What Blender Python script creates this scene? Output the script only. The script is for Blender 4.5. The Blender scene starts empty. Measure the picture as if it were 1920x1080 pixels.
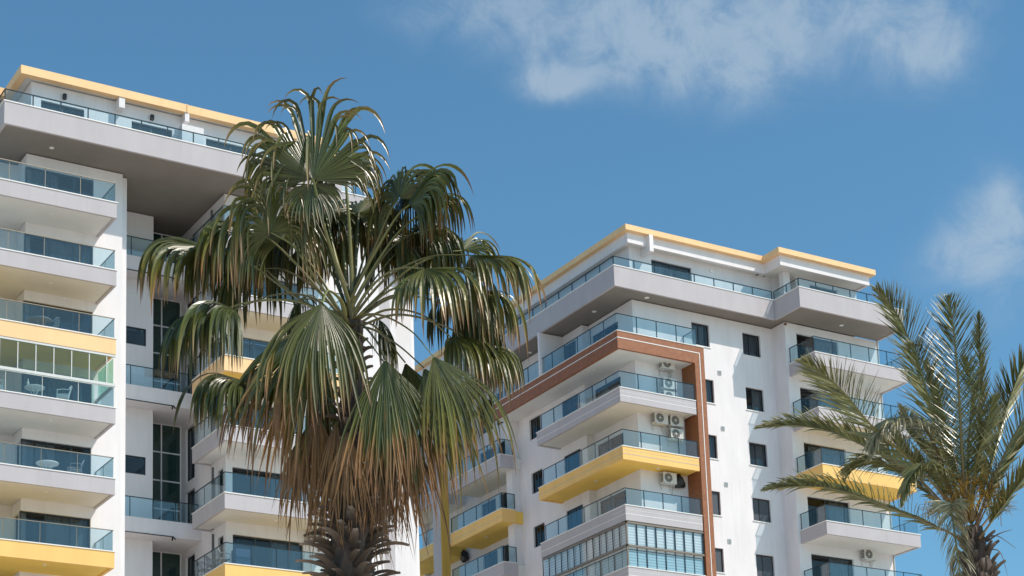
import bpy, bmesh, math, random
from mathutils import Vector, Matrix
random.seed(7)
C = bpy.context.scene.collection
SC = bpy.context.scene
# ------------------------------------------------------------------ camera
F_PX, PX, PY = 3645.37, 957.75, 1268.42
YAW, PIT, ROL = [math.radians(a) for a in (58.4217, 11.6, -2.0013)]
def _mm(a, b): return [[sum(a[i][k]*b[k][j] for k in range(3)) for j in range(3)] for i in range(3)]
_M = [[math.sin(YAW), -math.cos(YAW), 0], [0, 0, -1], [math.cos(YAW), math.sin(YAW), 0]]
_P = [[1, 0, 0], [0, math.cos(PIT), math.sin(PIT)], [0, -math.sin(PIT), math.cos(PIT)]]
_Q = [[math.cos(ROL), -math.sin(ROL), 0], [math.sin(ROL), math.cos(ROL), 0], [0, 0, 1]]
RM = _mm(_Q, _mm(_P, _M))          # rows: camera right, down, forward in the world (x, y, z)
cam = bpy.data.cameras.new('camera')
cam.sensor_width = 36; cam.lens = F_PX/1920*36
cam.shift_x = (960-PX)/1920; cam.shift_y = (PY-540)/1920
cam.clip_start = 0.1; cam.clip_end = 5000
co = bpy.data.objects.new('camera', cam); C.objects.link(co)
m = Matrix.Identity(4)
for i in range(3):
    m[i][0] = RM[0][i]; m[i][1] = -RM[1][i]; m[i][2] = -RM[2][i]
co.matrix_world = m
SC.camera = co
GZ = -1.6                           # ground: the camera is held 1.6 m above it
def ray(x, y):
    c = ((x-PX)/F_PX, (y-PY)/F_PX, 1.0)
    return Vector([sum(RM[k][i]*c[k] for k in range(3)) for i in range(3)])
def at(x, y, ax, val):
    r = ray(x, y); return r*(val/r[ax])
def far(x, y, d): return ray(x, y)*d
# ------------------------------------------------------------------ light
SUN = Vector((0.68, -1.0, 1.33)).normalized()
sl = bpy.data.lights.new('sun', 'SUN'); sl.energy = 3.9; sl.angle = math.radians(0.53); sl.color = (1.0, 0.895, 0.785)
so = bpy.data.objects.new('sun', sl); C.objects.link(so)
so.rotation_euler = SUN.to_track_quat('Z', 'Y').to_euler()
W = bpy.data.worlds.new('World'); SC.world = W; W.use_nodes = True
nt = W.node_tree; nt.nodes.clear()
def nd(t, **k):
    n = nt.nodes.new(t)
    for a, b in k.items(): setattr(n, a, b)
    return n
def mth(op, a, b=None, c=None):
    n = nd('ShaderNodeMath', operation=op)
    for i, v in enumerate((a, b, c)):
        if v is None: continue
        if isinstance(v, (int, float)): n.inputs[i].default_value = v
        else: nt.links.new(v, n.inputs[i])
    return n.outputs[0]
sky = nd('ShaderNodeTexSky', sky_type='NISHITA', sun_disc=False)
sky.sun_elevation = math.asin(SUN.z); sky.sun_rotation = math.atan2(SUN.x, SUN.y)
sky.air_density = 1.0; sky.dust_density = 1.0; sky.ozone_density = 1.6; sky.altitude = 0
bg = nd('ShaderNodeBackground'); bg.inputs[1].default_value = 0.122
out = nd('ShaderNodeOutputWorld')
# clouds: soft ellipses on the sky sphere, torn by noise
tc = nd('ShaderNodeTexCoord')
sep = nd('ShaderNodeSeparateXYZ'); 
nz = nd('ShaderNodeTexNoise'); nz.inputs['Scale'].default_value = 34; nz.inputs['Detail'].default_value = 12; nz.inputs['Roughness'].default_value = .66; nz.inputs['Distortion'].default_value = .5
nt.links.new(tc.outputs['Generated'], nz.inputs['Vector'])
nz2 = nd('ShaderNodeTexNoise'); nz2.inputs['Scale'].default_value = 9; nz2.inputs['Detail'].default_value = 5
nt.links.new(tc.outputs['Generated'], nz2.inputs['Vector'])
def dotv(v):
    n = nd('ShaderNodeVectorMath', operation='DOT_PRODUCT'); n.inputs[1].default_value = v
    nt.links.new(tc.outputs['Generated'], n.inputs[0]); return n.outputs['Value']
def cloud(px, py, sx, sy, amp, tilt=0.0):
    """ellipse round the sky direction of a cloud, half widths sx, sy (in thousandths of a radian)"""
    r = ray(px, py).normalized()
    e = Vector((r.y, -r.x, 0)).normalized(); u = e.cross(r).normalized()
    a, b = e*math.cos(tilt)+u*math.sin(tilt), u*math.cos(tilt)-e*math.sin(tilt)
    X = mth('DIVIDE', dotv(a), sx/1000); Y = mth('DIVIDE', dotv(b), sy/1000)
    s = mth('ADD', mth('MULTIPLY', X, X), mth('MULTIPLY', Y, Y))
    return mth('MULTIPLY', mth('EXPONENT', mth('MULTIPLY', s, -1.0)), amp)
tot = None
for c in CLOUDS if 'CLOUDS' in globals() else [
        (960, 5, 70, 30, 1.0, -.1), (870, 20, 30, 18, .7, 0), (1200, 60, 52, 30, .75, -.2), (1380, 70, 60, 38, .85, -.1), (1400, 150, 20, 18, .45, 0), (1560, 35, 60, 30, 1.15, 0), (1690, 45, 44, 30, 1.3, -.4),
        (1745, 100, 13, 11, .9, 0), (1030, 157, 15, 9, 2.4, 0), (1340, 20, 90, 30, .6, 0), (1130, 118, 20, 14, .4, -.5), (1800, 478, 30, 17, .9, .1), (1885, 440, 26, 34, 1.1, .3), (1905, 385, 12, 15, .7, .3), (1880, 600, 40, 14, .4, .4)]:
    v = cloud(*c); tot = v if tot is None else mth('ADD', tot, v)
n1 = mth('MULTIPLY_ADD', nz.outputs[0], 2.6, -.85); n2 = mth('MULTIPLY_ADD', nz2.outputs[0], 1.6, -.25)
dens = mth('MULTIPLY', mth('MAXIMUM', mth('SUBTRACT', tot, .12), 0.0), mth('MULTIPLY', mth('MAXIMUM', mth('ADD', n1, .45), 0.0), n2))
mr = nd('ShaderNodeMapRange', interpolation_type='SMOOTHSTEP'); mr.inputs[1].default_value = .03; mr.inputs[2].default_value = 1.35; mr.inputs[3].default_value = 0; mr.inputs[4].default_value = .66
nt.links.new(dens, mr.inputs[0])
mix = nd('ShaderNodeMix', data_type='RGBA'); mix.inputs[7].default_value = (3.7, 4.6, 5.5, 1)
hsv = nd('ShaderNodeHueSaturation'); hsv.inputs['Saturation'].default_value = 1.0; hsv.inputs['Value'].default_value = 1.0
tint = nd('ShaderNodeVectorMath', operation='MULTIPLY'); tint.inputs[1].default_value = (.73, 1.175, 1.25); nt.links.new(sky.outputs[0], tint.inputs[0])
nt.links.new(tint.outputs[0], hsv.inputs['Color'])
nt.links.new(mr.outputs[0], mix.inputs[0]); nt.links.new(hsv.outputs[0], mix.inputs[6])
nt.links.new(mix.outputs[2], bg.inputs[0]); nt.links.new(bg.outputs[0], out.inputs[0])
SC.view_settings.view_transform = 'Standard'; SC.view_settings.look = 'None'
SC.cycles.transparent_max_bounces = 24
SC.view_settings.exposure = 0.0; SC.view_settings.gamma = 1.0
# ------------------------------------------------------------------ materials
def newmat(name):
    m = bpy.data.materials.new(name); m.use_nodes = True
    return m, m.node_tree, m.node_tree.nodes['Principled BSDF']
def plaster(name, col, var=.04, rough=.75, bump=.12, scale=1.3, streak=.0):
    m, t, p = newmat(name); L = t.links.new
    tc = t.nodes.new('ShaderNodeTexCoord'); mp = t.nodes.new('ShaderNodeMapping'); mp.inputs['Scale'].default_value = (scale, scale, scale*.35)
    L(tc.outputs['Object'], mp.inputs[0])
    n = t.nodes.new('ShaderNodeTexNoise'); n.inputs['Scale'].default_value = 1.0; n.inputs['Detail'].default_value = 7
    L(mp.outputs[0], n.inputs['Vector'])
    r = t.nodes.new('ShaderNodeMapRange'); r.inputs[1].default_value = .3; r.inputs[2].default_value = .7; r.inputs[3].default_value = 1-var*1.6; r.inputs[4].default_value = 1+var*.6
    L(n.outputs[0], r.inputs[0])
    mx = t.nodes.new('ShaderNodeVectorMath'); mx.operation = 'SCALE'; mx.inputs[0].default_value = col[:3]; L(r.outputs[0], mx.inputs['Scale'])
    last = mx.outputs[0]
    if streak:
        mp2 = t.nodes.new('ShaderNodeMapping'); mp2.inputs['Scale'].default_value = (6, 6, .25); L(tc.outputs['Object'], mp2.inputs[0])
        n3 = t.nodes.new('ShaderNodeTexNoise'); n3.inputs['Scale'].default_value = 1.0; n3.inputs['Detail'].default_value = 4; L(mp2.outputs[0], n3.inputs['Vector'])
        r3 = t.nodes.new('ShaderNodeMapRange'); r3.inputs[1].default_value = .52; r3.inputs[2].default_value = .75; r3.inputs[3].default_value = 1; r3.inputs[4].default_value = 1-streak; L(n3.outputs[0], r3.inputs[0])
        m3 = t.nodes.new('ShaderNodeVectorMath'); m3.operation = 'SCALE'; L(last, m3.inputs[0]); L(r3.outputs[0], m3.inputs['Scale']); last = m3.outputs[0]
    L(last, p.inputs['Base Color'])
    n2 = t.nodes.new('ShaderNodeTexNoise'); n2.inputs['Scale'].default_value = 60; n2.inputs['Detail'].default_value = 3; L(tc.outputs['Object'], n2.inputs['Vector'])
    b = t.nodes.new('ShaderNodeBump'); b.inputs['Strength'].default_value = bump; b.inputs['Distance'].default_value = .01; L(n2.outputs[0], b.inputs['Height']); L(b.outputs[0], p.inputs['Normal'])
    p.inputs['Roughness'].default_value = rough; p.inputs['Specular IOR Level'].default_value = .25
    return m
def plain(name, col, rough=.5, metal=0, spec=.5):
    m, t, p = newmat(name); L = t.links.new
    tc = t.nodes.new('ShaderNodeTexCoord'); n = t.nodes.new('ShaderNodeTexNoise'); n.inputs['Scale'].default_value = 7; n.inputs['Detail'].default_value = 4
    L(tc.outputs['Object'], n.inputs['Vector'])
    r = t.nodes.new('ShaderNodeMapRange'); r.inputs[3].default_value = .88; r.inputs[4].default_value = 1.1; L(n.outputs[0], r.inputs[0])
    mx = t.nodes.new('ShaderNodeVectorMath'); mx.operation = 'SCALE'; mx.inputs[0].default_value = col[:3]; L(r.outputs[0], mx.inputs['Scale']); L(mx.outputs[0], p.inputs['Base Color'])
    p.inputs['Roughness'].default_value = rough; p.inputs['Metallic'].default_value = metal; p.inputs['Specular IOR Level'].default_value = spec
    return m
def glassy(name, tint, refl=1.0, base=.04, rough=.02, body=None, bodymix=0.0):
    """thin sheet glass: tinted see-through plus mirror reflection by angle; body mixes in a solid tint"""
    m, t, p = newmat(name); L = t.links.new; t.nodes.remove(p); o = t.nodes['Material Output']
    tr = t.nodes.new('ShaderNodeBsdfTransparent'); tr.inputs[0].default_value = (*tint, 1)
    gl = t.nodes.new('ShaderNodeBsdfGlossy'); gl.inputs['Roughness'].default_value = rough; gl.inputs['Color'].default_value = (refl, refl, refl, 1)
    lw = t.nodes.new('ShaderNodeFresnel'); ge = t.nodes.new('ShaderNodeNewGeometry'); io = t.nodes.new('ShaderNodeMapRange'); io.inputs[3].default_value = 1.5; io.inputs[4].default_value = 1/1.5; L(ge.outputs['Backfacing'], io.inputs[0]); L(io.outputs[0], lw.inputs[0])
    a = t.nodes.new('ShaderNodeMath'); a.operation = 'ADD'; a.use_clamp = True; a.inputs[1].default_value = base; L(lw.outputs[0], a.inputs[0])
    mx = t.nodes.new('ShaderNodeMixShader'); L(a.outputs[0], mx.inputs[0]); 
    src = tr.outputs[0]
    if body:
        df = t.nodes.new('ShaderNodeBsdfDiffuse'); df.inputs[0].default_value = (*body, 1)
        m2 = t.nodes.new('ShaderNodeMixShader'); m2.inputs[0].default_value = bodymix; L(src, m2.inputs[1]); L(df.outputs[0], m2.inputs[2]); src = m2.outputs[0]
    L(src, mx.inputs[1]); L(gl.outputs[0], mx.inputs[2]); L(mx.outputs[0], o.inputs[0])
    return m
def wood():
    m, t, p = newmat('wood_cladding'); L = t.links.new
    tc = t.nodes.new('ShaderNodeTexCoord'); mp = t.nodes.new('ShaderNodeMapping'); mp.inputs['Scale'].default_value = (2.2, 2.2, 2.2); L(tc.outputs['Object'], mp.inputs[0])
    n = t.nodes.new('ShaderNodeTexNoise'); n.inputs['Scale'].default_value = 2.5; n.inputs['Detail'].default_value = 9; n.inputs['Distortion'].default_value = 1.2; L(mp.outputs[0], n.inputs['Vector'])
    r = t.nodes.new('ShaderNodeValToRGB'); r.color_ramp.elements[0].position = .3; r.color_ramp.elements[0].color = (.22, .075, .028, 1); r.color_ramp.elements[1].position = .72; r.color_ramp.elements[1].color = (.33, .122, .046, 1)
    L(n.outputs[0], r.inputs[0]); L(r.outputs[0], p.inputs['Base Color']); p.inputs['Roughness'].default_value = .55
    return m
def blinds(name, c0, c1, sc=14):
    m, t, p = newmat(name); L = t.links.new
    tc = t.nodes.new('ShaderNodeTexCoord'); w = t.nodes.new('ShaderNodeTexWave'); w.bands_direction = 'Z'; w.inputs['Scale'].default_value = sc; w.inputs['Distortion'].default_value = .3
    L(tc.outputs['Object'], w.inputs['Vector'])
    r = t.nodes.new('ShaderNodeMix'); r.data_type = 'RGBA'; r.inputs[6].default_value = (*c0, 1); r.inputs[7].default_value = (*c1, 1); L(w.outputs['Color'], r.inputs[0]); L(r.outputs[2], p.inputs['Base Color'])
    return m
def cloth(name, c0, c1):
    m, t, p = newmat(name); L = t.links.new
    tc = t.nodes.new('ShaderNodeTexCoord'); mp = t.nodes.new('ShaderNodeMapping'); mp.inputs['Scale'].default_value = (9, 9, .15); L(tc.outputs['Object'], mp.inputs[0])
    n = t.nodes.new('ShaderNodeTexNoise'); n.inputs['Scale'].default_value = 1.4; n.inputs['Detail'].default_value = 2; L(mp.outputs[0], n.inputs['Vector'])
    r = t.nodes.new('ShaderNodeMix'); r.data_type = 'RGBA'; r.inputs[6].default_value = (*c0, 1); r.inputs[7].default_value = (*c1, 1); L(n.outputs[0], r.inputs[0]); L(r.outputs[2], p.inputs['Base Color']); p.inputs['Roughness'].default_value = .9
    return m
WHITE = plaster('white_render', (.765, .735, .745), .045, streak=.05)
CEIL = plaster('white_soffit', (.72, .705, .67), .03)
LILAC = plaster('lilac_grey_render', (.475, .445, .46), .04, streak=.04)
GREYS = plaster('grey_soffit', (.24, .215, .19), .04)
PEACH = plaster('peach_render', (.88, .585, .315), .04, streak=.04)
YELLOW = plaster('yellow_render', (.86, .54, .19), .04, streak=.03)
SOFY = plaster('bounce_glow_yellow_soffit', (.90, .58, .13), .04)  # saturation raised so the soffit colour carries the bounced yellow glow
OCHRE = plaster('ochre_render', (.52, .34, .08), .06, streak=.06)
CAPW = plain('white_stone_cap', (.80, .79, .77), .4)
DARK = plain('dark_frame', (.016, .022, .028), .35)
RAILD = plain('dark_handrail', (.025, .035, .04), .3, .6)
BRONZE = plain('bronze_handrail', (.30, .24, .18), .35, .7)
ALU = plain('white_aluminium', (.62, .60, .56), .35, .3)
TAUPE = plain('taupe_rail', (.20, .165, .13), .45, .2)
WOOD = wood()
GLASS = glassy('balcony_glass', (.80, .88, .905), .9, .015)
GLASSG = glassy('green_edge_glass', (.66, .88, .78), .8, .03)
PANE = glassy('window_glass', (.62, .66, .68), .58, .0, .03)
STAIRG = glassy('stair_glass', (.42, .58, .55), .5, .03, .03, (.05, .10, .09), .5)
WARMG = glassy('folding_glass', (.76, .84, .78), .6, .03, .02)
CLEARG = glassy('clear_folding_glass', (.93, .955, .965), .8, .02)
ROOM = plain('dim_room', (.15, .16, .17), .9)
CURT = cloth('grey_curtain', (.30, .33, .36), (.62, .64, .66))
SHUT = blinds('dark_shutter', (.045, .055, .07), (.075, .085, .10), 22)
BLIND = blinds('white_blind', (.50, .56, .58), (.80, .84, .85), 2.2)
ACW = plain('cream_metal', (.62, .60, .56), .45)
ACD = plain('dark_grille', (.05, .05, .05), .6)
BLK = plain('black_plastic', (.015, .015, .017), .5)
LAMPW = plain('white_lamp', (.85, .83, .78), .3)
PLASW = plain('white_plastic', (.78, .80, .82), .35)
GREYM = plain('grey_metal', (.22, .24, .26), .4, .5)
CLOTH = cloth('striped_towels', (.20, .24, .30), (.62, .60, .58))
# ------------------------------------------------------------------ mesh helpers
class MB:
    def __init__(s): s.v = []; s.f = []; s.uv = []
    def box(s, x0, x1, y0, y1, z0, z1):
        if x0 > x1: x0, x1 = x1, x0
        if y0 > y1: y0, y1 = y1, y0
        if z0 > z1: z0, z1 = z1, z0
        i = len(s.v)
        s.v += [(x0, y0, z0), (x1, y0, z0), (x1, y1, z0), (x0, y1, z0), (x0, y0, z1), (x1, y0, z1), (x1, y1, z1), (x0, y1, z1)]
        s.f += [(i, i+3, i+2, i+1), (i+4, i+5, i+6, i+7), (i, i+1, i+5, i+4), (i+1, i+2, i+6, i+5), (i+2, i+3, i+7, i+6), (i+3, i, i+4, i+7)]
        return s
    def hexa(s, P):
        i = len(s.v); s.v += [tuple(p) for p in P]
        s.f += [(i, i+3, i+2, i+1), (i+4, i+5, i+6, i+7), (i, i+1, i+5, i+4), (i+1, i+2, i+6, i+5), (i+2, i+3, i+7, i+6), (i+3, i, i+4, i+7)]
    def tube(s, pts, rad, n=6, cap=True):
        pts = [Vector(p) for p in pts]; i0 = len(s.v); N = len(pts)
        rr = rad if isinstance(rad, (list, tuple)) else [rad]*N
        up = Vector((0, 0, 1)); prev = None
        for k, p in enumerate(pts):
            d = (pts[min(k+1, N-1)]-pts[max(k-1, 0)]).normalized()
            a = d.cross(up if abs(d.z) < .95 else Vector((1, 0, 0))) if prev is None else prev-d*prev.dot(d)
            a.normalize(); prev = a; b = d.cross(a)
            for j in range(n):
                w = 2*math.pi*j/n; s.v.append(tuple(p+(a*math.cos(w)+b*math.sin(w))*rr[k]))
        for k in range(N-1):
            for j in range(n):
                q = i0+k*n; s.f.append((q+j, q+(j+1) % n, q+n+(j+1) % n, q+n+j))
        if cap:
            s.f.append(tuple(i0+j for j in reversed(range(n)))); s.f.append(tuple(i0+(N-1)*n+j for j in range(n)))
        return s
    def disc(s, c, ax, r, h, n=20):
        c = Vector(c); ax = Vector(ax).normalized()
        return s.tube([c, c+ax*h], r, n)
    def build(s, name, mat, parent=None, smooth=False, uv=None):
        me = bpy.data.meshes.new(name); me.from_pydata(s.v, [], s.f)
        o0 = Vector((0, 0, 0))
        if parent is not None:
            p = parent
            while p is not None: o0 += p.location; p = p.parent
        if o0.length > 0: me.transform(Matrix.Translation(-o0))
        if not uv:
            bm = bmesh.new(); bm.from_mesh(me); bmesh.ops.recalc_face_normals(bm, faces=bm.faces); bm.to_mesh(me); bm.free()
        else:
            l = me.uv_layers.new(name='UVMap')
            for lp in me.loops: l.data[lp.index].uv = s.uv[lp.vertex_index]
        me.materials.append(mat)
        if smooth: me.shade_smooth()
        o = bpy.data.objects.new(name, me); C.objects.link(o)
        if parent is not None: o.parent = parent
        return o
def tag(o, label=None, cat=None, group=None, kind=None):
    for k, v in (('label', label), ('category', cat), ('group', group), ('kind', kind)):
        if v: o[k] = v
    return o
def thing(name, loc, label, cat, group=None):
    o = bpy.data.objects.new(name, None); C.objects.link(o); o.location = loc; o.empty_display_size = .3
    return tag(o, label, cat, group)
def copy_tree(o, parent=None):
    c = o.copy(); C.objects.link(c); c.parent = parent
    for ch in list(o.children): copy_tree(ch, c)
    return c
def AX(ax):
    """map (along, depth, z) of a wall that faces -y ('v') or -x ('u') to a box"""
    if ax == 'v': return lambda mb, a0, a1, d0, d1, z0, z1: mb.box(a0, a1, d0, d1, z0, z1)
    return lambda mb, a0, a1, d0, d1, z0, z1: mb.box(d0, d1, a0, a1, z0, z1)
def wall(mb, ax, pos, a0, a1, z0, z1, th=.3, holes=()):
    """wall slab with real openings (a0, a1, z0, z1)"""
    B = AX(ax); A = sorted(set([a0, a1]+[h[0] for h in holes]+[h[1] for h in holes])); A = [a for a in A if a0 <= a <= a1]
    for i in range(len(A)-1):
        p, q = A[i], A[i+1]; mid = (p+q)/2
        hs = sorted([(max(h[2], z0), min(h[3], z1)) for h in holes if h[0] < mid < h[1] and h[3] > z0 and h[2] < z1]); z = z0
        for h in hs:
            if h[0] > z: B(mb, p, q, pos, pos+th, z, h[0])
            z = max(z, h[1])
        if z < z1: B(mb, p, q, pos, pos+th, z, z1)
WIN = []
def window(bld, ax, pos, hole, name='window', mull=(.5,), curtain=None, cfrac=1.0, setb=.10, fr=.05, sill=False, trans=None, back=1.2, glass=None, shutter=False, cside=0, fmat=None):
    a0, a1, z0, z1 = hole; B = AX(ax); d = pos+setb
    f = MB(); B(f, a0, a0+fr, d, d+.06, z0, z1); B(f, a1-fr, a1, d, d+.06, z0, z1); B(f, a0+fr, a1-fr, d, d+.06, z1-fr, z1); B(f, a0+fr, a1-fr, d, d+.06, z0, z0+fr)
    for q in mull:
        c = a0+(a1-a0)*q; B(f, c-fr*.7, c+fr*.7, d+.005, d+.055, z0+fr, z1-fr)
    if trans:
        for t in trans: B(f, a0+fr, a1-fr, d+.004, d+.056, z0+(z1-z0)*t-fr*.5, z0+(z1-z0)*t+fr*.5)
    o = f.build(name, fmat or DARK, bld)
    if shutter:
        g = MB(); B(g, a0+fr, a1-fr, d+.02, d+.04, z0+fr, z1-fr); g.build('shutter', SHUT, o)
    else:
        g = MB(); B(g, a0+fr, a1-fr, d+.028, d+.034, z0+fr, z1-fr); g.build('pane', glass or PANE, o)
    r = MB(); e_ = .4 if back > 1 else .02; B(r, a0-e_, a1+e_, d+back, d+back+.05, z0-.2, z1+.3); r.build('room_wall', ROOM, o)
    if curtain:
        w = (a1-a0)*cfrac; c0 = a0+(a1-a0-w)*cside; k = MB(); n = max(6, int(w/.09))
        pr = []
        for i in range(n+1):
            a = c0+w*i/n; pr.append((a, d+.22+.035*(i % 2)))
        for i in range(n):
            (p, e), (q, g2) = pr[i], pr[i+1]; j = len(k.v)
            for (aa, dd, zz) in ((p, e, z0), (q, g2, z0), (q, g2, z1), (p, e, z1)):
                k.v.append((aa, dd, zz) if ax == 'v' else (dd, aa, zz))
            k.f.append((j, j+1, j+2, j+3))
        k.build('curtain', curtain, o)
    if sill:
        s = MB(); B(s, a0-.06, a1+.06, pos-.05, pos+.10, z0-.05, z0-.002); s.build('sill', CAPW, o)
    return o
def railing(par, pts, z, h=.92, pw=1.1, glass=None, rail=None, post=.018, posts=True, inset=0, rr=.022):
    """glass railing along a polyline of (x, y): every pane and every post is its own mesh"""
    glass = glass or GLASS; rail = rail or RAILD
    hr = MB()
    for i in range(len(pts)-1):
        p, q = Vector((*pts[i], 0)), Vector((*pts[i+1], 0)); L = (q-p).length; d = (q-p)/L; nrm = Vector((d.y, -d.x, 0))
        n = max(1, round(L/pw))
        a = p+nrm*rr-d*rr*.6; b = q+nrm*rr+d*rr*.6; c = q-nrm*rr+d*rr*.6; e = p-nrm*rr-d*rr*.6
        zo = .0006*i
        hr.hexa([(v.x, v.y, z+h-.03+zo) for v in (a, b, c, e)]+[(v.x, v.y, z+h+zo) for v in (a, b, c, e)])
        for k in range(n):
            s, t = p+d*(L*k/n+.018), p+d*(L*(k+1)/n-.018)
            g = MB(); w = nrm*.005
            g.hexa([(v.x, v.y, z+.0) for v in (s+w, t+w, t-w, s-w)]+[(v.x, v.y, z+h-.032) for v in (s+w, t+w, t-w, s-w)])
            g.build('glass_panel', glass, par)
            if posts and (k > 0 or i == 0 or post > .02):
                c0 = p+d*(L*k/n) - nrm*.03; pm = MB(); pm.box(c0.x-post, c0.x+post, c0.y-post, c0.y+post, z, z+h-.032); pm.build('railing_post', rail, par)
    c0 = Vector((*pts[-1], 0)); pm = MB(); pm.box(c0.x-post*.8, c0.x+post*.8, c0.y-post*.8, c0.y+post*.8, z, z+h-.033); pm.build('railing_post', rail, par)
    hr.build('handrail', rail, par)
def downlight(par, x, y, z, r=.085):
    m = MB(); m.disc((x, y, z-.018), (0, 0, 1), r, .02, 18); m.build('downlight', LAMPW, par)
def slab(bld, x0, x1, y0, y1, zt, zb, mat, name='balcony', smat=None, lip=('f',), groove=False, label=None, cap=True, capmat=None):
    """balcony slab: painted fascia boxes round a soffit that sits 5 cm higher, white cap on top"""
    th = .12; m = MB()
    m.box(x0, x1, y0, y0+th, zb, zt)                       # front fascia
    if 'l' in lip: m.box(x0, x0+th, y0+th, y1, zb, zt)     # left fascia
    if 'r' in lip: m.box(x1-th, x1, y0+th, y1, zb, zt)
    xa = x0+th if 'l' in lip else x0; xb = x1-th if 'r' in lip else x1
    o = m.build(name, mat, bld)
    if label: o['label'] = label
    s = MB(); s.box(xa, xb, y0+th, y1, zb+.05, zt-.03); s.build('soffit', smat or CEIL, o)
    if cap:
        c = MB(); e = .035; c.box(x0-(e if 'l' in lip else 0), x1+(e if 'r' in lip else 0), y0-e, y0+.16, zt+.001, zt+.04)
        if 'l' in lip: c.box(x0-e, x0+.16, y0+.1605, y1, zt+.001, zt+.04)
        if 'r' in lip: c.box(x1-.16, x1+e, y0+.1605, y1, zt+.001, zt+.04)
        c.build('cap', capmat or CAPW, o)
    if groove:
        g = MB(); zz = zb+(zt-zb)*.42
        g.box(x0-.008, x1, y0-.008, y0-.001, zz, zz+.025)
        if 'l' in lip: g.box(x0-.008, x0-.001, y0, y1, zz, zz+.025)
        zz = zb+(zt-zb)*.72
        g.box(x0-.006, x1, y0-.006, y0-.001, zz, zz+.01)
        if 'l' in lip: g.box(x0-.006, x0-.001, y0, y1, zz, zz+.01)
        g.build('trim_line', LILAC if mat is YELLOW else CAPW, o)
    return o
# ------------------------------------------------------------------ ground
g = MB(); g.v = [(-900, -900, GZ), (1200, -900, GZ), (1200, 1400, GZ), (-900, 1400, GZ)]; g.f = [(0, 1, 2, 3)]
GROUND = plaster('pale_bounce_ground', (.70, .60, .50), .10, .9, .1, .2)  # unseen ground, colour lightened and warmed to bounce light onto shaded walls
tag(g.build('ground', GROUND), kind='structure')
HOB = {}
# ================================================================== LEFT BUILDING
LB = thing('apartment_building', (30, 78, GZ), 'tall white apartment building on the left with peach roof band, partly behind the fan palm', 'building')
# ---- walls
lf = [36.06, 33.06, 30.07, 27.10, 24.10, 21.05, 18.05]      # slab tops, left balconies
dl = [(22.8, 25.72, z-.5, z+1.95) for z in lf]
m = MB()
wall(m, 'v', 74.35, 22.8, 27.0, GZ, 38.54, .3, dl)
wall(m, 'v', 75.6, 14, 22.8, GZ, 38.54, .3)
holes_l = [(74.66, 75.3, z-.5, z+1.9) for z in lf[4:]]
wall(m, 'u', 22.8, 74.65, 75.6, GZ, 38.54, .3, holes_l)
gz = [36.06, 30.05, 24.08, 18.05]                             # gallery tops
gw = [(28.0, 29.35, z, z+.82) for z in (32.28, 26.31, 20.3)]
wall(m, 'v', 77.7, 27.0, 29.68, GZ, 38.54, .2, gw)
m.box(27.0, 27.3, 74.65, 77.7, GZ, 38.54)
wd = [(77.6, 78.65, z-.6, z+1.93) for z in (36.1, 33.1, 30.1, 27.1, 24.1, 21.1)]
wv = [(74.4, 75.05, z-.5, z+1.93) for z in (36.1, 33.1, 30.1, 27.1, 24.1, 21.1)]
wall(m, 'u', 31.6, 74.4, 80.0, GZ, 38.54, .3, wd+[(74.4, 75.0, z-.4, z+1.9) for z in (33.1, 30.1, 27.1, 24.1, 21.1)])
wf = [(31.9, 35.2, z-.4, z+1.9) for z in (36.1, 33.1, 30.1, 27.1, 24.1, 21.1)]
wall(m, 'v', 74.1, 31.6, 39.16, GZ, 38.54, .3, wf)
m.box(39.0, 39.16, 74.4, 75.0, GZ, 38.54)
m.box(24, 31.5, 79.6, 79.8, GZ, 38.54); m.box(14, 44, 90, 90.3, GZ, 38.54); m.box(14, 14.3, 76, 90, GZ, 38.54); m.box(43.3, 43.6, 78.9, 90, GZ, 38.54); m.box(41.1, 43.3, 78.6, 78.9, GZ, 38.54)
m.build('wall', WHITE, LB)
m = MB(); m.box(39.165, 40.2, 75.0, 75.3, GZ, 38.54); tag(m.build('wall', LILAC, LB), 'light grey stepped wall strip')
m = MB(); m.box(40.0, 41.1, 76.1, 76.4, GZ, 38.54); m.build('wall', WHITE, LB)
# roof slab over all
m = MB(); m.box(14, 43.6, 74.66, 90, 38.60, 38.75); m.build('roof_deck', GREYS, LB)
# ---- big top slab
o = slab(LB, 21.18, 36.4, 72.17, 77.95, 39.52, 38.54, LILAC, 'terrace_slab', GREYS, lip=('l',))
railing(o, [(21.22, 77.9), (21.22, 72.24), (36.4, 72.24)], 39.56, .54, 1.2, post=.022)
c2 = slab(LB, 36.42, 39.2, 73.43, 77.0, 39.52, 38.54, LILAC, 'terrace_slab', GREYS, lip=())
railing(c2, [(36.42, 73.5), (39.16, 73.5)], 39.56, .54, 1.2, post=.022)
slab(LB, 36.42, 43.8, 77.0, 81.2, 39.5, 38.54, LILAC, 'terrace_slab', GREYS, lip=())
m = MB(); m.box(14, 21.0, 76.5, 88, 38.54, 39.4); tag(m.build('terrace_slab', LILAC, LB))
for px, py in ((97, 277),): p = at(px, py, 2, 38.59); downlight(o, p.x, p.y, p.z, .1)
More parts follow.
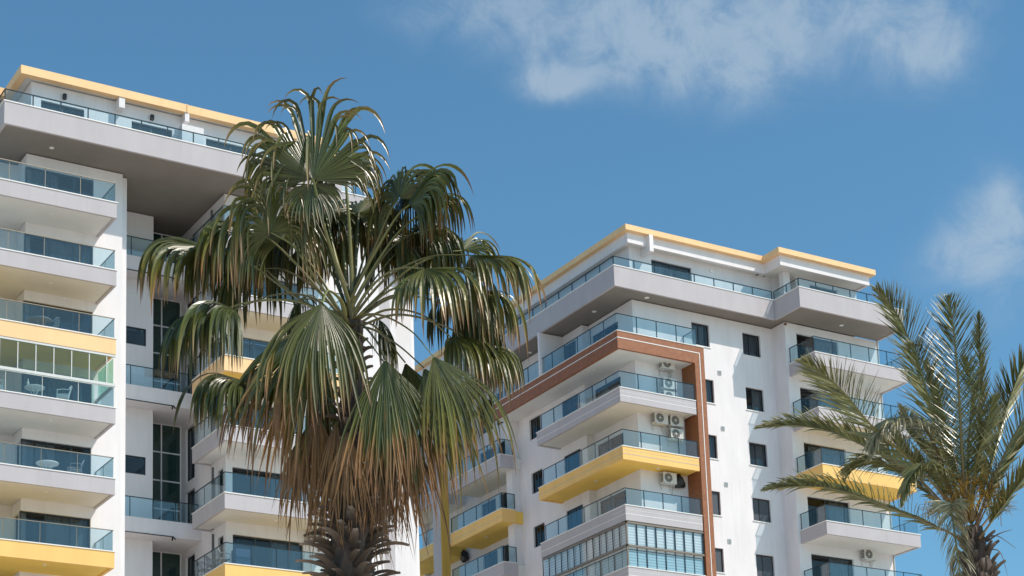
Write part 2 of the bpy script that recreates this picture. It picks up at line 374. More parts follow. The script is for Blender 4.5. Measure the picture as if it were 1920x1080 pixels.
# ---- top storey and roof band
tw = []
for a, b in ((77, 158), (247, 323), (386, 480)):
    tw.append((at(a, 190, 1, 73.6).x, at(b, 210, 1, 73.6).x, 38.8, 40.72))
m = MB(); wall(m, 'v', 73.6, 22.72, 36.2, 38.76, 41.45, .25, tw); wall(m, 'u', 22.72, 73.85, 88, 38.76, 41.45, .25)
wall(m, 'v', 74.6, 36.2, 38.1, 38.76, 41.45, .25); m.box(22.8, 38, 88, 88.2, 38.76, 41.45); m.build('wall', WHITE, LB)
for h in tw: window(LB, 'v', 73.6, h, 'terrace_door', (.5,), CURT, .5)
def band(bld, segs, zt, zb, name='roof_band'):
    m = MB()
    for (x0, x1, y0, y1) in segs: m.box(x0, x1, y0, y1, zb, zt)
    return m.build(name, PEACH, bld)
band(LB, [(22.12, 29.45, 73.10, 73.40), (29.47, 36.1, 73.12, 73.42), (22.12, 22.42, 73.40, 82), (29.44, 29.48, 73.07, 73.2), (36.1, 38.3, 74.3, 74.6), (35.9, 36.1, 73.43, 74.6)], 41.82, 41.45)
m = MB(); m.box(22.42, 36.0, 73.41, 88, 41.50, 41.7); m.box(36.0, 38.2, 74.3, 80, 41.5, 41.7); m.build('roof_slab', CEIL, LB)
pl = at(14, 163, 0, 22.12).y
band(LB, [(16, 22.1, pl+.3, pl+.6), (22.12, 22.42, 82, pl+.6)], 41.80, 41.44)
m = MB(); wall(m, 'v', pl+.9, 16, 22.72, 38.76, 41.45, .2); m.box(16, 22.1, pl+.62, pl+1.6, 41.5, 41.7); m.build('wall', WHITE, LB)
for px, w, zb in ((228, .26, 40.98), (350, .20, 41.05)):
    x = at(px, 200, 1, 73.2).x; m = MB(); m.box(x-w/2, x+w/2, 73.14, 73.6, zb, 41.447); m.build('roof_bracket', WHITE, LB)
x = at(373, 238, 1, 73.2).x; m = MB(); m.box(x-.9, x+.1, 72.9, 73.6, 38.8, 40.75); m.build('terrace_partition', WHITE, LB)
for px, py in ((121, 182), (285, 221)):
    p = at(px, py, 1, 73.55); m = MB(); m.box(p.x-.07, p.x+.07, 73.46, 73.6, p.z-.10, p.z+.12); m.build('wall_lamp', BLK, LB)
# ---- left stack of balconies
cols = [LILAC, LILAC, PEACH, LILAC, LILAC, YELLOW, LILAC]
for i, zt in enumerate(lf):
    sm = SOFY if cols[i] is YELLOW or (cols[i] is PEACH) else CEIL
    o = slab(LB, 17, 25.97, 72.17, 74.35, zt, zt-.66, cols[i], 'balcony', sm, lip=('r',))
    b = MB(); b.box(17, 22.78, 74.36, 75.6, zt-.6, zt-.05); b.build('balcony_floor', sm, o)
    railing(o, [(17, 72.24), (25.92, 72.24), (25.92, 74.33)], zt+.04, .89, 1.38 if i != 3 else 1.45, rail=BRONZE if i != 3 else ALU, post=.012)
    if i < 6:
        p = at((95, 95, 95, 95, 86, 84)[i], (400, 531, 650, 789, 922, 1059)[i], 2, zt-.61); downlight(o, p.x, p.y, p.z, .075)
    w = window(LB, 'v', 74.35, dl[i], 'balcony_door', (.36, .72), CURT, (.5, .7, .3, .8, .5, .6, .6)[i], fr=.06, shutter=False, cside=(0, 1, 0, .5, 0, 1, 0)[i])
    if i > 3: window(LB, 'u', 22.8, holes_l[i-4], 'side_window', (), CURT, .5, fr=.06, back=.5)
# folding glass above the fourth balcony
zt = lf[3]; o = MB(); o.box(17, 25.97, 72.2, 72.29, zt+.94, zt+1.06); o.box(17, 25.97, 72.19, 72.29, zt+2.21, zt+2.30)
o.box(25.88, 25.97, 72.29, 74.33, zt+.94, zt+1.06); fg = o.build('folding_glass_frame', ALU, LB)
x = 25.90; k = 0
while x > 18.5:
    w = .30 if k == 0 else .735
    g = MB(); g.box(x-w+.02, x-.02, 72.235, 72.245, zt+1.06, zt+2.21)
    if k: g.build('glass_panel', WARMG, fg)
    m = MB(); m.box(x-w-.018, x-w+.018, 72.22, 72.262, zt+1.06, zt+2.21); m.build('mullion', ALU, fg)
    x -= w; k += 1
for j in range(3):
    g = MB(); g.box(25.915, 25.925, 72.35+j*.62, 72.93+j*.62, zt+1.06, zt+2.2); g.build('glass_panel', GLASSG, fg)
# ---- galleries in the recess
for i, zt in enumerate(gz):
    m = MB(); m.box(27.3, 31.6, 76.8, 77.7, zt-.72, zt); m.box(29.68, 31.6, 77.7, 79.2, zt-.72, zt); o = m.build('gallery', WHITE, LB)
    railing(o, [(27.3, 76.86), (31.45, 76.86)], zt+.001, .92, 1.05, post=.016)
    m = MB(); m.box(27.3, 30.3, 76.76, 76.795, zt-.72, zt-.685); tk = m.build('lamp_track', BLK, o)
    m = MB(); m.tube([(30.22, 76.74, zt-.72), (30.18, 76.66, zt-.90)], .035, 8); m.tube([(30.26, 76.74, zt-.72), (30.34, 76.68, zt-.84)], .03, 8); m.build('spot_lamp', BLK, tk)
for i, h in enumerate(gw): window(LB, 'v', 77.7, h, 'window', (.30,), CURT, .3 if i != 0 else .25, fr=.05, setb=.02)
for zt, zb in ((35.34, 30.05), (29.33, 24.08), (23.36, 18.05), (38.5, 36.06)):
    f = MB(); X0, X1 = 29.7, 31.58
    H = [zb]+[zt-(k+1)*1.33 for k in range(int((zt-zb)/1.33))][::-1]+[zt]
    for z in H: f.box(X0, X1, 79.2, 79.27, z-.03, z+.03)
    for x in (X0, 30.66, X1): f.box(x-.03, x+.03, 79.195, 79.275, zb, zt)
    o = f.build('stair_window', WHITE, LB)
    g = MB(); g.box(X0, X1, 79.23, 79.24, zb, zt); g.build('pane', STAIRG, o)
    g = MB(); 
    for k in range(3):
        z = zb+.3+k*1.9
        if z+1.1 < zt: g.hexa([(29.9, 79.30, z), (31.5, 79.30, z+1.0), (31.5, 79.36, z+1.0), (29.9, 79.36, z), (29.9, 79.30, z+.2), (31.5, 79.30, z+1.2), (31.5, 79.36, z+1.2), (29.9, 79.36, z+.2)])
    if g.v: g.build('stair_flight', GREYM, o)
# ---- wing balconies (wrap round the corner)
wfz = [36.10, 33.08, 30.21, 27.12, 24.15, 21.10]
wc = [LILAC, LILAC, PEACH, LILAC, LILAC, YELLOW]
for i, zt in enumerate(wfz):
    sm = SOFY if wc[i] is YELLOW or (wc[i] is PEACH) else CEIL
    o = slab(LB, 30.72, 36.6, 72.17, 74.1, zt, zt-.67, wc[i], 'balcony', sm, lip=('l',))
    b = MB(); b.box(30.72, 30.84, 74.1005, 75.72, zt-.67, zt); b.box(30.84, 31.6, 75.6, 75.72, zt-.67, zt); b.build('fascia', wc[i], o)
    b = MB(); b.box(30.84, 31.6, 74.1, 75.6, zt-.62, zt-.05); b.build('soffit', sm, o)
    b = MB(); b.box(30.69, 30.86, 74.1005, 75.75, zt+.001, zt+.04); b.build('cap', CAPW, o)
    railing(o, [(30.76, 75.68), (30.76, 72.24), (36.56, 72.24), (36.56, 74.08)], zt+.04, .90, 1.25, rail=RAILD, post=.016)
    if i in (3, 4): p = at((517 if i == 4 else 500), (976 if i == 4 else 860), 2, zt-.62); downlight(o, p.x, p.y, p.z, .07)
    window(LB, 'v', 74.1, wf[i], 'balcony_door', (.33, .55, .8), CURT, .45, fr=.07, trans=None, cside=1)
    if i: window(LB, 'u', 31.6, (74.4, 75.0, wfz[i]-.4, wfz[i]+1.9), 'side_window', (), CURT, .4, fr=.07, back=.5)
    window(LB, 'u', 31.6, wd[i], 'gallery_door', (.45,), None, fr=.06, back=.8)

# ================================================================== RIGHT BUILDING
RB = thing('apartment_building', (60, 82, GZ), 'white apartment tower on the right with a brown wood frame round its yellow balcony', 'building')
# windows in the main wall v = 75.1
w1 = [(61.08, 62.24, z, z+1.24) for z in (36.38, 33.38, 30.39, 27.40, 24.40)]
w0 = [(57.78, 58.9, 36.39, 37.62)]
nw = [(57.85, 59.0, z, z+1.26) for z in (33.37, 30.39, 27.40, 24.41)]
m = MB()
bd = [(53.99+.15, 54.9, z, z+1.8) for z in ()]
wall(m, 'v', 75.1, 54.1, 63.04, GZ, 38.14, .3, w1+w0+nw)
# wing
wdz = [(63.80, 66.64, z, z+2.0) for z in (35.66, 32.68, 29.66, 26.75, 23.68)]
wall(m, 'v', 74.0, 63.04, 69.48, GZ, 38.14, .3, wdz)
m.box(63.04, 63.34, 74.3, 75.1, GZ, 38.14)
# inner left wall: u = 54.1 up to v = 79, then u = 53.7
lz = [35.75, 32.80, 29.80, 26.81, 23.73]
d2 = [(76.4, 78.75, z, z+1.72) for z in lz]
d1 = [(79.72, 81.28, z, z+1.82) for z in lz]
lw = [(83.42, 84.54, z, z+1.17) for z in (33.48, 30.46, 27.48, 24.46)]
wall(m, 'u', 54.1, 75.4, 79.1, GZ, 38.14, .3, d2)
m.box(53.7, 54.1, 79.1, 79.3, GZ, 38.14)
wall(m, 'u', 53.7, 79.3, 85.7, GZ, 38.14, .3, d1+lw)
m.box(53.2, 54.0, 85.7, 86.3, GZ, 38.14)
ml = [(86.9, 88.9, z, z+1.9) for z in lz]+[(89.3, 90.9, z, z+1.9) for z in lz]
wall(m, 'u', 54.3, 86.3, 97, GZ, 38.14, .3, ml)
m.box(54, 69, 97, 97.3, GZ, 38.14); m.box(69.2, 69.48, 74.3, 97, GZ, 38.14)
m.build('wall', WHITE, RB)
m = MB(); m.box(54.1, 69.4, 75.45, 97, 38.20, 38.35); m.build('roof_deck', GREYS, RB)
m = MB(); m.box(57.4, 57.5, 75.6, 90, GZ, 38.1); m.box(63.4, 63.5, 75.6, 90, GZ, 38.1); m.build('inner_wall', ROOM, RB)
window(RB, 'v', 75.1, w0[0], 'window', (.45,), CURT, .9, sill=True)
for i, h in enumerate(w1): window(RB, 'v', 75.1, h, 'window', (.42,), CURT if i in (1, 2) else CURT, (.75, .5, .95, 1, 1)[i], sill=True, shutter=i > 2, cside=1)
for i, h in enumerate(nw): window(RB, 'v', 75.1, h, 'window', (), CURT, 1.0, sill=True, shutter=i > 1)
for h in d1+d2: window(RB, 'u', 53.7 if h in d1 else 54.1, h, 'balcony_door', (.5,), CURT, .35, setb=.06, cside=0 if h in d1 else 1)
for h in lw: window(RB, 'u', 53.7, h, 'window', (.5,), CURT, .4, sill=False, cside=0)
for h in ml: window(RB, 'u', 54.3, h, 'balcony_door', (.5,), CURT, .3, cside=1)
for i, h in enumerate(wdz): window(RB, 'v', 74.0, h, 'balcony_door', (.45,), CURT, (.5, .4, .8, .4, .5)[i], setb=.12, fr=.06, cside=1)
for z in (35.10, 32.09, 29.10, 26.1):
    x = 59.42; m = MB(); m.box(x-.11, x+.11, 75.06, 75.1, z-.11, z+.11); o = m.build('wall_vent', ALU, RB)
    m = MB()
    for k in range(5): m.box(x-.085, x+.085, 75.05, 75.059, z-.085+k*.04, z-.068+k*.04)
    m.build('vent_slat', GREYM, o)
m = MB(); z = 34
for zz in (38.05,): m.box(63.0, 63.12, 73.9, 74.0, zz-.1, zz)
m.build('pipe_end', plain('rust_pipe', (.16, .08, .05)), RB)
# ---- main balconies
for i, (zt, zb, mat) in enumerate([(32.81, 32.11, LILAC), (29.81, 29.15, YELLOW), (26.82, 26.07, LILAC), (23.74, 23.0, LILAC)]):
    sm = SOFY if mat is YELLOW else CEIL
    o = slab(RB, 52.3, 56.92, 73.97, 75.1, zt, zb, mat, 'balcony', sm, lip=('l',), groove=True)
    b = MB(); b.box(52.3, 52.42, 75.1005, 81.66, zb, zt); b.box(52.42, 53.7, 81.54, 81.66, zb, zt); b.build('fascia', mat, o)
    b = MB(); b.box(52.42, 54.1, 75.1, 79.1, zb+.05, zt-.03); b.box(52.42, 53.7, 79.1, 81.54, zb+.05, zt-.03); b.build('soffit', sm, o)
    b = MB(); b.box(52.265, 52.46, 75.1005, 81.69, zt+.001, zt+.04); b.build('cap', CAPW, o)
    b = MB(); zz = zb+(zt-zb)*.42; b.box(52.292, 52.299, 75.1, 81.66, zz, zz+.025); b.build('trim_line', LILAC if mat is YELLOW else CAPW, o)
    railing(o, [(52.36, 81.3), (52.36, 74.04), (56.9, 74.04)], zt+.04, .86, 1.17, post=.02)
    if i < 3:
        for px, py in (((1114, 693), ), ((1119, 797), (1223, 769)), ((1117, 902), (1235, 878)))[i]:
            pass
for px, py, z in ((1114, 693, 34.84), (1119, 797, 32.15), (1224, 770, 32.15), (1117, 902, 29.19), (1234, 878, 29.19)):
    p = at(px, py, 2, z); downlight(RB, p.x, p.y, z, .08)
# folding glass on the lowest main balcony: lower row behind the mid rail, upper row with blinds behind
zt = 23.74; m = MB()
for z, mat in ((24.82, 0), (25.98, 0)):
    m.box(52.3, 56.94, 73.98, 74.06, z-.05, z+.05); m.box(52.3, 52.38, 74.06, 81.6, z-.05, z+.05)
m.box(52.3, 52.38, 73.98, 74.06, 23.79, 26.07)
fg = m.build('folding_glass_frame', TAUPE, RB)
n = 8
for k in range(n):
    a, b = 52.38+(56.92-52.38)*k/n, 52.38+(56.92-52.38)*(k+1)/n
    g = MB(); g.box(a+.02, b-.02, 74.015, 74.025, 24.87, 25.93); g.build('glass_panel', CLEARG, fg)
    g = MB(); g.box(b-.014, b+.014, 74.0, 74.04, 24.87, 25.93); g.build('mullion', RAILD, fg)
    g = MB(); g.box(a+.05, b-.03, 74.09, 74.11, 23.8, 25.93); tag(g.build('blind', BLIND, fg))
n = 13
for k in range(n):
    a, b = 74.06+(81.6-74.06)*k/n, 74.06+(81.6-74.06)*(k+1)/n
    g = MB(); g.box(52.335, 52.345, a+.02, b-.02, 24.87, 25.93); g.build('glass_panel', CLEARG, fg)
    g = MB(); g.box(52.32, 52.36, b-.014, b+.014, 24.87, 25.93); g.build('mullion', RAILD, fg)
    g = MB(); g.box(52.43, 52.45, a+.03, b-.03, 23.8, 25.93); g.build('blind', BLIND, fg)
# ---- wood frame
zt, zb = 35.76, 34.86; m = MB()
m.box(52.3, 57.6, 73.97, 74.12, zb, zt); m.box(52.3, 52.45, 74.12, 86, zb, zt); m.box(57.0, 57.6, 73.97, 75.1, GZ, zb); m.box(56.98, 57.6, 74.12, 75.1, zb, zt-.02)
wf_ = m.build('wood_frame', WOOD, RB)
m = MB(); zc = zt-.34
m.box(52.292, 57.33, 73.955, 73.968, zc-.02, zc+.02); m.box(52.286, 52.298, 73.955, 86, zc-.02, zc+.02); m.box(57.29, 57.33, 73.956, 73.968, GZ, zc-.02); m.build('trim_line', CAPW, wf_)
m = MB(); m.box(52.45, 56.98, 74.12, 75.1, zb+.03, zt-.03); m.box(52.45, 54.1, 75.1, 86, zb+.03, zt-.03); m.build('soffit', CEIL, wf_)
m = MB(); m.box(52.27, 57.6, 73.94, 74.12, zt+.001, zt+.035); m.box(52.27, 52.45, 74.12, 86, zt+.001, zt+.035); m.build('cap', CAPW, wf_)
railing(wf_, [(52.36, 86), (52.36, 74.04), (57.2, 74.04), (57.2, 75.08)], zt+.035, .92, 1.2, post=.02)
m = MB(); m.box(52.22, 54.1, 80.95, 81.10, zt+.04, 38.13); m.build('terrace_partition', WHITE, RB)
# ---- top slab
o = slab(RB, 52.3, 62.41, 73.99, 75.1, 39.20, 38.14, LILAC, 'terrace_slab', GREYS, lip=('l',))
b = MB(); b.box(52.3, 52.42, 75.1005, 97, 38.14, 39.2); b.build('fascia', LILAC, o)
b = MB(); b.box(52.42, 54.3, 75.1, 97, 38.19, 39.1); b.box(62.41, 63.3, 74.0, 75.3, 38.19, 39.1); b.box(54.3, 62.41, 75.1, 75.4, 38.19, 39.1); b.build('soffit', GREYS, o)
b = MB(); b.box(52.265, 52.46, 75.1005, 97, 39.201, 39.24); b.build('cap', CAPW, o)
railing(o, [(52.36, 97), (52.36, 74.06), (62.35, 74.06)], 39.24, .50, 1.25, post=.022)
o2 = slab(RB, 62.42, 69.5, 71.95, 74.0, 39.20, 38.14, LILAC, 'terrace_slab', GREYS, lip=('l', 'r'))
railing(o2, [(62.48, 74.06), (62.48, 72.02), (69.44, 72.02), (69.44, 74.4)], 39.24, .50, 1.25, post=.022)
for q, px, py in ((o, 1114, 584), (o, 1213, 558), (o, 993, 661), (o2, 1578, 610)): p = at(px, py, 2, 38.19); downlight(q, p.x, p.y, p.z, .12)
# ---- wing balconies
for i, (zt, mat) in enumerate([(35.80, LILAC), (32.81, LILAC), (29.80, YELLOW), (26.79, LILAC), (23.78, LILAC)]):
    sm = SOFY if mat is YELLOW else CEIL
    o = slab(RB, 63.18, 69.50, 71.95, 74.0, zt, zt-.66, mat, 'balcony', sm, lip=('l', 'r'))
    railing(o, [(63.22, 73.95), (63.22, 72.02), (69.46, 72.02), (69.46, 74.0)], zt+.04, .86, 1.25, post=.018)
    if i == 3: p = at(1614, 1019, 2, zt-.61); downlight(o, p.x, p.y, p.z, .08)
m = MB(); m.tube([(69.44, 73.96, GZ), (69.44, 73.96, 38.1)], .035, 8); m.build('drain_pipe', ALU, RB)
# ---- rear balconies on the left flank
for k, (y0, y1, off) in enumerate(((85.4, 91.0, 0), (92.6, 97.6, 0))):
    for i, (zt, mat) in enumerate([(35.75, LILAC), (32.79, LILAC), (29.76, YELLOW), (26.80, LILAC), (23.78, LILAC)]):
        if i == 0 and k == 0: continue
        m = MB(); zb = zt-.70; m.box(52.3, 53.19, y0, y0+.12, zb, zt); m.box(52.3, 52.42, y0+.12, y1, zb, zt); o = m.build('balcony', mat, RB)
        sm = SOFY if mat is YELLOW else CEIL
        m = MB(); m.box(52.42, 54.3, y0+.12, y1, zb+.05, zt-.03); m.build('soffit', sm, o)
        m = MB(); m.box(52.28, 53.19, y0-.03, y0+.15, zt+.001, zt+.035); m.box(52.27, 52.45, y0+.15, y1, zt+.001, zt+.035); m.build('cap', CAPW, o)
        railing(o, [(52.36, y1), (52.36, y0+.07), (53.15, y0+.07)], zt+.035, .88, 1.25, post=.022)
        m = MB(); m.box(52.292, 52.299, y0, y1, zb+.28, zb+.30); m.build('trim_line', LILAC, o)
p = at(912, 1007, 2, 29.11); downlight(RB, p.x, p.y, p.z, .08)
m = MB(); m.box(51.86, 52.32, 91.25, 92.2, GZ, 38.13); m.build('pillar', LILAC, RB)
m = MB(); m.box(51.82, 52.34, 91.15, 91.245, GZ, 38.13); tag(m.build('pillar_face', OCHRE, RB), 'ochre front of the grey pillar')
# ---- top storey and roof
rd = [(at(1221, 487, 1, 74.8).x, at(1296, 502, 1, 74.8).x, 38.5, 40.42)]
wr = [(64.95, 66.85, 38.5, 40.6)]
m = MB(); wall(m, 'v', 74.8, 53.85, 63.04, 38.36, 40.85, .25, rd); wall(m, 'u', 53.85, 75.05, 96, 38.36, 40.85, .25)
wall(m, 'v', 74.0, 64.0, 68.2, 38.36, 40.85, .25, wr); m.box(62.95, 63.4, 73.75, 74.1, 38.36, 40.85); m.box(63.0, 64.0, 74.6, 74.79, 38.36, 40.85); m.box(64.0, 64.2, 74.25, 74.8, 38.36, 40.85); m.box(68.0, 68.2, 74.25, 96, 38.36, 40.85)
m.build('wall', WHITE, RB)
window(RB, 'v', 74.8, rd[0], 'terrace_door', (.5,), CURT, .4, fr=.07); window(RB, 'v', 74.0, wr[0], 'terrace_door', (.5,), CURT, .5)
band(RB, [(53.15, 61.87, 74.0, 74.3), (53.15, 53.45, 74.3, 96.5), (61.87, 68.5, 72.7, 73.0), (61.87, 62.17, 73.0, 74.3), (68.2, 68.5, 73.0, 96)], 41.60, 41.31)
m = MB(); m.box(53.42, 62.14, 74.27, 74.42, 40.77, 41.309); m.box(53.42, 53.57, 74.42, 96, 40.77, 41.309); m.box(62.14, 68.25, 72.97, 73.12, 40.77, 41.309); m.box(62.14, 62.29, 73.12, 74.4, 40.77, 41.309); m.box(68.1, 68.25, 73.12, 96, 40.77, 41.309)
m.build('roof_fascia', WHITE, RB)
m = MB(); m.box(53.57, 68.1, 74.42, 96, 40.85, 41.2); m.box(62.29, 68.1, 73.12, 74.42, 40.852, 41.2); m.build('roof_slab', CEIL, RB)
x = at(1221.5, 460, 1, 74.0).x; m = MB(); m.box(x-.12, x+.12, 73.99, 74.8, 40.42, 41.305); m.build('roof_bracket', WHITE, RB)
x = at(1443, 480, 1, 74.0).x
p = at(1334, 508, 1, 74.75); m = MB(); m.disc((p.x, 74.74, p.z), (0, 1, 0), .09, .06, 14); m.build('wall_lamp', LAMPW, RB)
for px, py in ((1419, 515), (1432, 517)):
    p = at(px, py, 1, 74.7); m = MB(); m.tube([(p.x, 74.8, p.z+.02), (p.x, 74.62, p.z-.04)], .035, 8); m.build('security_camera', BLK, RB)

# ================================================================== loose things
def make_ac(cover=False):
    r = thing('air_conditioner', (0, 0, 0), '', 'air conditioner')
    b = MB(); b.box(-.40, .40, -.30, 0, -.28, .28); b.build('case', ACW, r)
    b = MB(); b.disc((-.10, -.312, 0), (0, 1, 0), .235, .010, 24); b.build('fan_grille', ACD, r)
    b = MB()
    for q in (.08, .15, .22): 
        pts = [(-.10+q*math.cos(t*math.pi/12), -.318, q*math.sin(t*math.pi/12)) for t in range(25)]; b.tube(pts, .006, 4, False)
    for t in range(8):
        w = t*math.pi/4; b.tube([(-.10, -.318, 0), (-.10+.23*math.cos(w), -.318, .23*math.sin(w))], .005, 4)
    b.disc((-.10, -.325, 0), (0, 1, 0), .05, .01, 12); b.build('fan_guard', ACW, r)
    b = MB()
    for k in range(6): b.box(-.408, -.401, -.26, -.04, -.2+k*.075, -.16+k*.075)
    b.build('side_vent', ACD, r)
    for s in (-.28, .28):
        b = MB(); b.box(s-.02, s+.02, -.34, .10, -.33, -.285); b.box(s-.02, s+.02, .06, .10, -.55, -.33); b.build('bracket', ACW, r)
    b = MB(); b.tube([(.38, -.1, -.2), (.44, -.05, -.3), (.42, .08, -.42), (.36, .1, -.7)], .018, 6); b.build('pipe', ALU, r)
    return r
ac0 = make_ac(); first = True
G = 'air conditioners hung on the walls'
for px, py, ax, val, lab in [(1247, 685, 1, 74.95, 'top air conditioner of the column of three beside the brown wood frame'),
                        (1250, 722, 1, 74.95, 'middle air conditioner of the column of three beside the brown wood frame'),
                        (1251, 752-5, 1, 74.95, 'lowest air conditioner of the column of three, seen through the railing glass'),
                        (1234, 787, 1, 74.95, 'cream air conditioner at the left of the cluster under the grey grooved balcony'),
                        (1263, 792, 1, 74.95, 'cream air conditioner at the upper right of the cluster, touching the wood frame'),
                        (1264, 817, 1, 74.95, 'air conditioner at the bottom right of the cluster, half behind the glass'),
                        (1250, 899, 1, 74.95, 'lone cream air conditioner under the yellow balcony beside a black cover'),
                        (1625, 1042, 1, 73.9, 'air conditioner on the right wing wall under the lowest grey balcony'),
                        (592, 1010, 1, 74.0, 'air conditioner on the left building, right behind the palm trunk'),
                        (768, 1000, 0, 54.1, 'air conditioner above the lower yellow balcony in the gap between the buildings')]:
    o = ac0 if first else copy_tree(ac0); first = False
    p = at(px, py, ax, val); o.location = p
    if ax == 0: o.rotation_euler.z = -math.pi/2; o.location.x = 53.9
    tag(o, lab, 'air conditioner', G)
def bag(p, lab, ax='v'):
    bm = bmesh.new(); bmesh.ops.create_icosphere(bm, subdivisions=3, radius=1)
    rnd = random.Random(5)
    for v in bm.verts:
        n = .12*math.sin(v.co.x*5+v.co.z*3)+.1*math.sin(v.co.z*9+v.co.y*4); v.co *= (1+n); v.co.x *= .26*(1.15-.35*v.co.z); v.co.y *= .2; v.co.z *= .36
    me = bpy.data.meshes.new('cover_bag'); bm.to_mesh(me); bm.free(); me.materials.append(BLK); me.shade_smooth()
    o = bpy.data.objects.new('cover_bag', me); C.objects.link(o); o.location = p
    if ax == 'u': o.rotation_euler.z = -math.pi/2
    tag(o, lab, 'cover')
bag(at(1274, 903, 1, 74.9), 'black fabric cover hanging right of the lone air conditioner under the yellow balcony')
bag(at(871, 1043, 0, 54.1), 'black fabric cover hanging on the shaded wall below the small yellow balcony', 'u')
def make_chair(mat):
    r = thing('garden_chair', (0, 0, 0), '', 'chair')
    b = MB(); b.box(-.24, .24, -.24, .24, .42, .45); b.build('seat', mat, r)
    b = MB()
    for k in range(5): b.tube([(-.2+k*.1, .23, .45), (-.21+k*.105, .30, .70), (-.19+k*.095, .34, .86)], .012, 5)
    b.tube([(-.26, .22, .66), (-.22, .33, .84), (0, .37, .90), (.22, .33, .84), (.26, .22, .66)], .02, 6); b.build('backrest', mat, r)
    for s in (-1, 1):
        b = MB(); b.tube([(s*.25, -.22, .45), (s*.28, -.22, .64), (s*.29, 0, .67), (s*.26, .24, .66)], .018, 6); b.build('armrest', mat, r)
        for y in (-.22, .22):
            b = MB(); b.tube([(s*.22, y, .43), (s*.26, y*1.15, 0)], [.02, .015], 6); b.build('leg', mat, r)
    return r
def make_table(mat, rad=.40):
    r = thing('round_table', (0, 0, 0), '', 'table')
    b = MB(); b.disc((0, 0, .70), (0, 0, 1), rad, .03, 28); b.build('tabletop', mat, r)
    for k in range(4):
        w = math.pi/4+k*math.pi/2; b = MB(); b.tube([(rad*.6*math.cos(w), rad*.6*math.sin(w), .70), (rad*.15*math.cos(w+.6), rad*.15*math.sin(w+.6), .38), (rad*.8*math.cos(w), rad*.8*math.sin(w), 0)], .016, 6); b.build('leg', mat, r)
    return r
zf = lf[3]-.02
ch = make_chair(PLASW); ch.location = (24.0, 72.9, zf); ch.rotation_euler.z = -1.9; tag(ch, 'white plastic garden chair right of the round table behind the folding glass', 'chair', 'white chairs behind the folding glass')
c2 = copy_tree(ch); c2.location = (21.3, 72.95, zf); c2.rotation_euler.z = 1.4; c2['label'] = 'white plastic garden chair left of the round table, near the left picture edge'
tb = make_table(PLASW); tb.location = (22.9, 73.1, zf); tag(tb, 'round white table with curved legs behind the folding glass', 'table')
b = MB(); b.tube([(22.6, 73.0, zf+.731), (22.6, 73.0, zf+.9), (22.6, 73.0, zf+.94), (22.6, 73.0, zf+1.03)], [.045, .045, .018, .018], 10); tag(b.build('bottle', PLASW), 'slim white bottle standing on the round white table', 'bottle')
dk = make_chair(GREYM); dk.location = (24.6, 73.1, lf[4]); dk.rotation_euler.z = -1.7; tag(dk, 'dark grey chair right of the low table on the left building, below the folding glass', 'chair', 'dark balcony chairs')
d3 = copy_tree(dk); d3.location = (23.6, 73.4, lf[2]+.03); d3.rotation_euler.z = -2.2; d3['label'] = 'dark chair behind the railing of the peach balcony at the left'
t2 = make_table(GREYM, .5); t2.location = (23.1, 73.2, lf[2]-.05); tag(t2, 'dark round table behind the railing of the peach balcony at the left', 'table')
t3 = make_table(PLASW, .45); t3.location = (23.5, 73.2, lf[4]-.1); tag(t3, 'pale low table on the grey balcony just below the folding glass', 'table')
for k, (x, y) in enumerate(((30.98+.1, 75.2), (31.15, 74.3), (31.1, 73.3))):
    d = copy_tree(dk); d.location = (x, y, wfz[5]+.04); d.rotation_euler.z = .8*k; d['label'] = ('black slatted chair nearest the wall at the end of the lower yellow balcony', 'black slatted chair in the middle behind the side glass of the lower yellow balcony', 'black slatted chair nearest the corner of the lower yellow balcony')[k]
# round wicker chair on the top terrace
pp = at(190, 208, 1, 73.0); r = thing('hanging_chair', (pp.x, 73.0, 39.0), 'round white wicker chair on the top terrace of the left building', 'chair')
b = MB()
for q in (.36, .30): b.tube([(q*math.cos(t*math.pi/10), 0, pp.z-39.0+q*math.sin(t*math.pi/10)) for t in range(21)], .022, 6, False)
b.build('ring', PLASW, r)
b = MB(); b.tube([(-.2, .1, 0), (-.1, .15, .8), (0, .05, pp.z-39.3)], .02, 6); b.tube([(.3, .1, 0), (.2, .1, .8), (.1, .05, pp.z-39.3)], .02, 6); b.build('stand', PLASW, r)
b = MB()
for k in range(7): b.tube([(-.3+k*.1, -.02, pp.z-39.3), (-.2+k*.07, .12, pp.z-39.0-.05), (-.3+k*.1, .02, pp.z-38.72)], .01, 4)
b.build('seat', PLASW, r)
# blue drinks cooler on the lower wing balcony
b = MB(); b.box(31.4, 32.1, 72.6, 73.1, 21.14, 21.95); tag(b.build('storage_box', plain('navy_plastic', (.02, .05, .11), .4)), 'dark blue storage box at the glass corner of the lower yellow balcony', 'box')
# towels on a rack, top terrace of the right building
p0, p1 = at(929, 612, 0, 53.0), at(962, 592, 0, 53.0)
r = thing('drying_rack', (53.0, (p0.y+p1.y)/2, 39.0), 'drying rack hung with striped towels on the top terrace behind the palm fronds', 'drying rack'); b = MB(); zz = 39.98
b.tube([(53, p0.y, zz), (53, p1.y, zz)], .015, 6); b.tube([(53, p0.y, 39.0), (53, p0.y, zz)], .012, 6); b.tube([(53, p1.y, 39.0), (53, p1.y, zz)], .012, 6); b.build('frame', GREYM, r)
n = 6
for k in range(n):
    a = p1.y+(p0.y-p1.y)*k/n; b = MB(); b.box(52.97, 53.03, a+.03, a+abs(p0.y-p1.y)/n-.03, zz-.7-.1*(k % 2), zz+.02); b.build('towel', CLOTH, r)
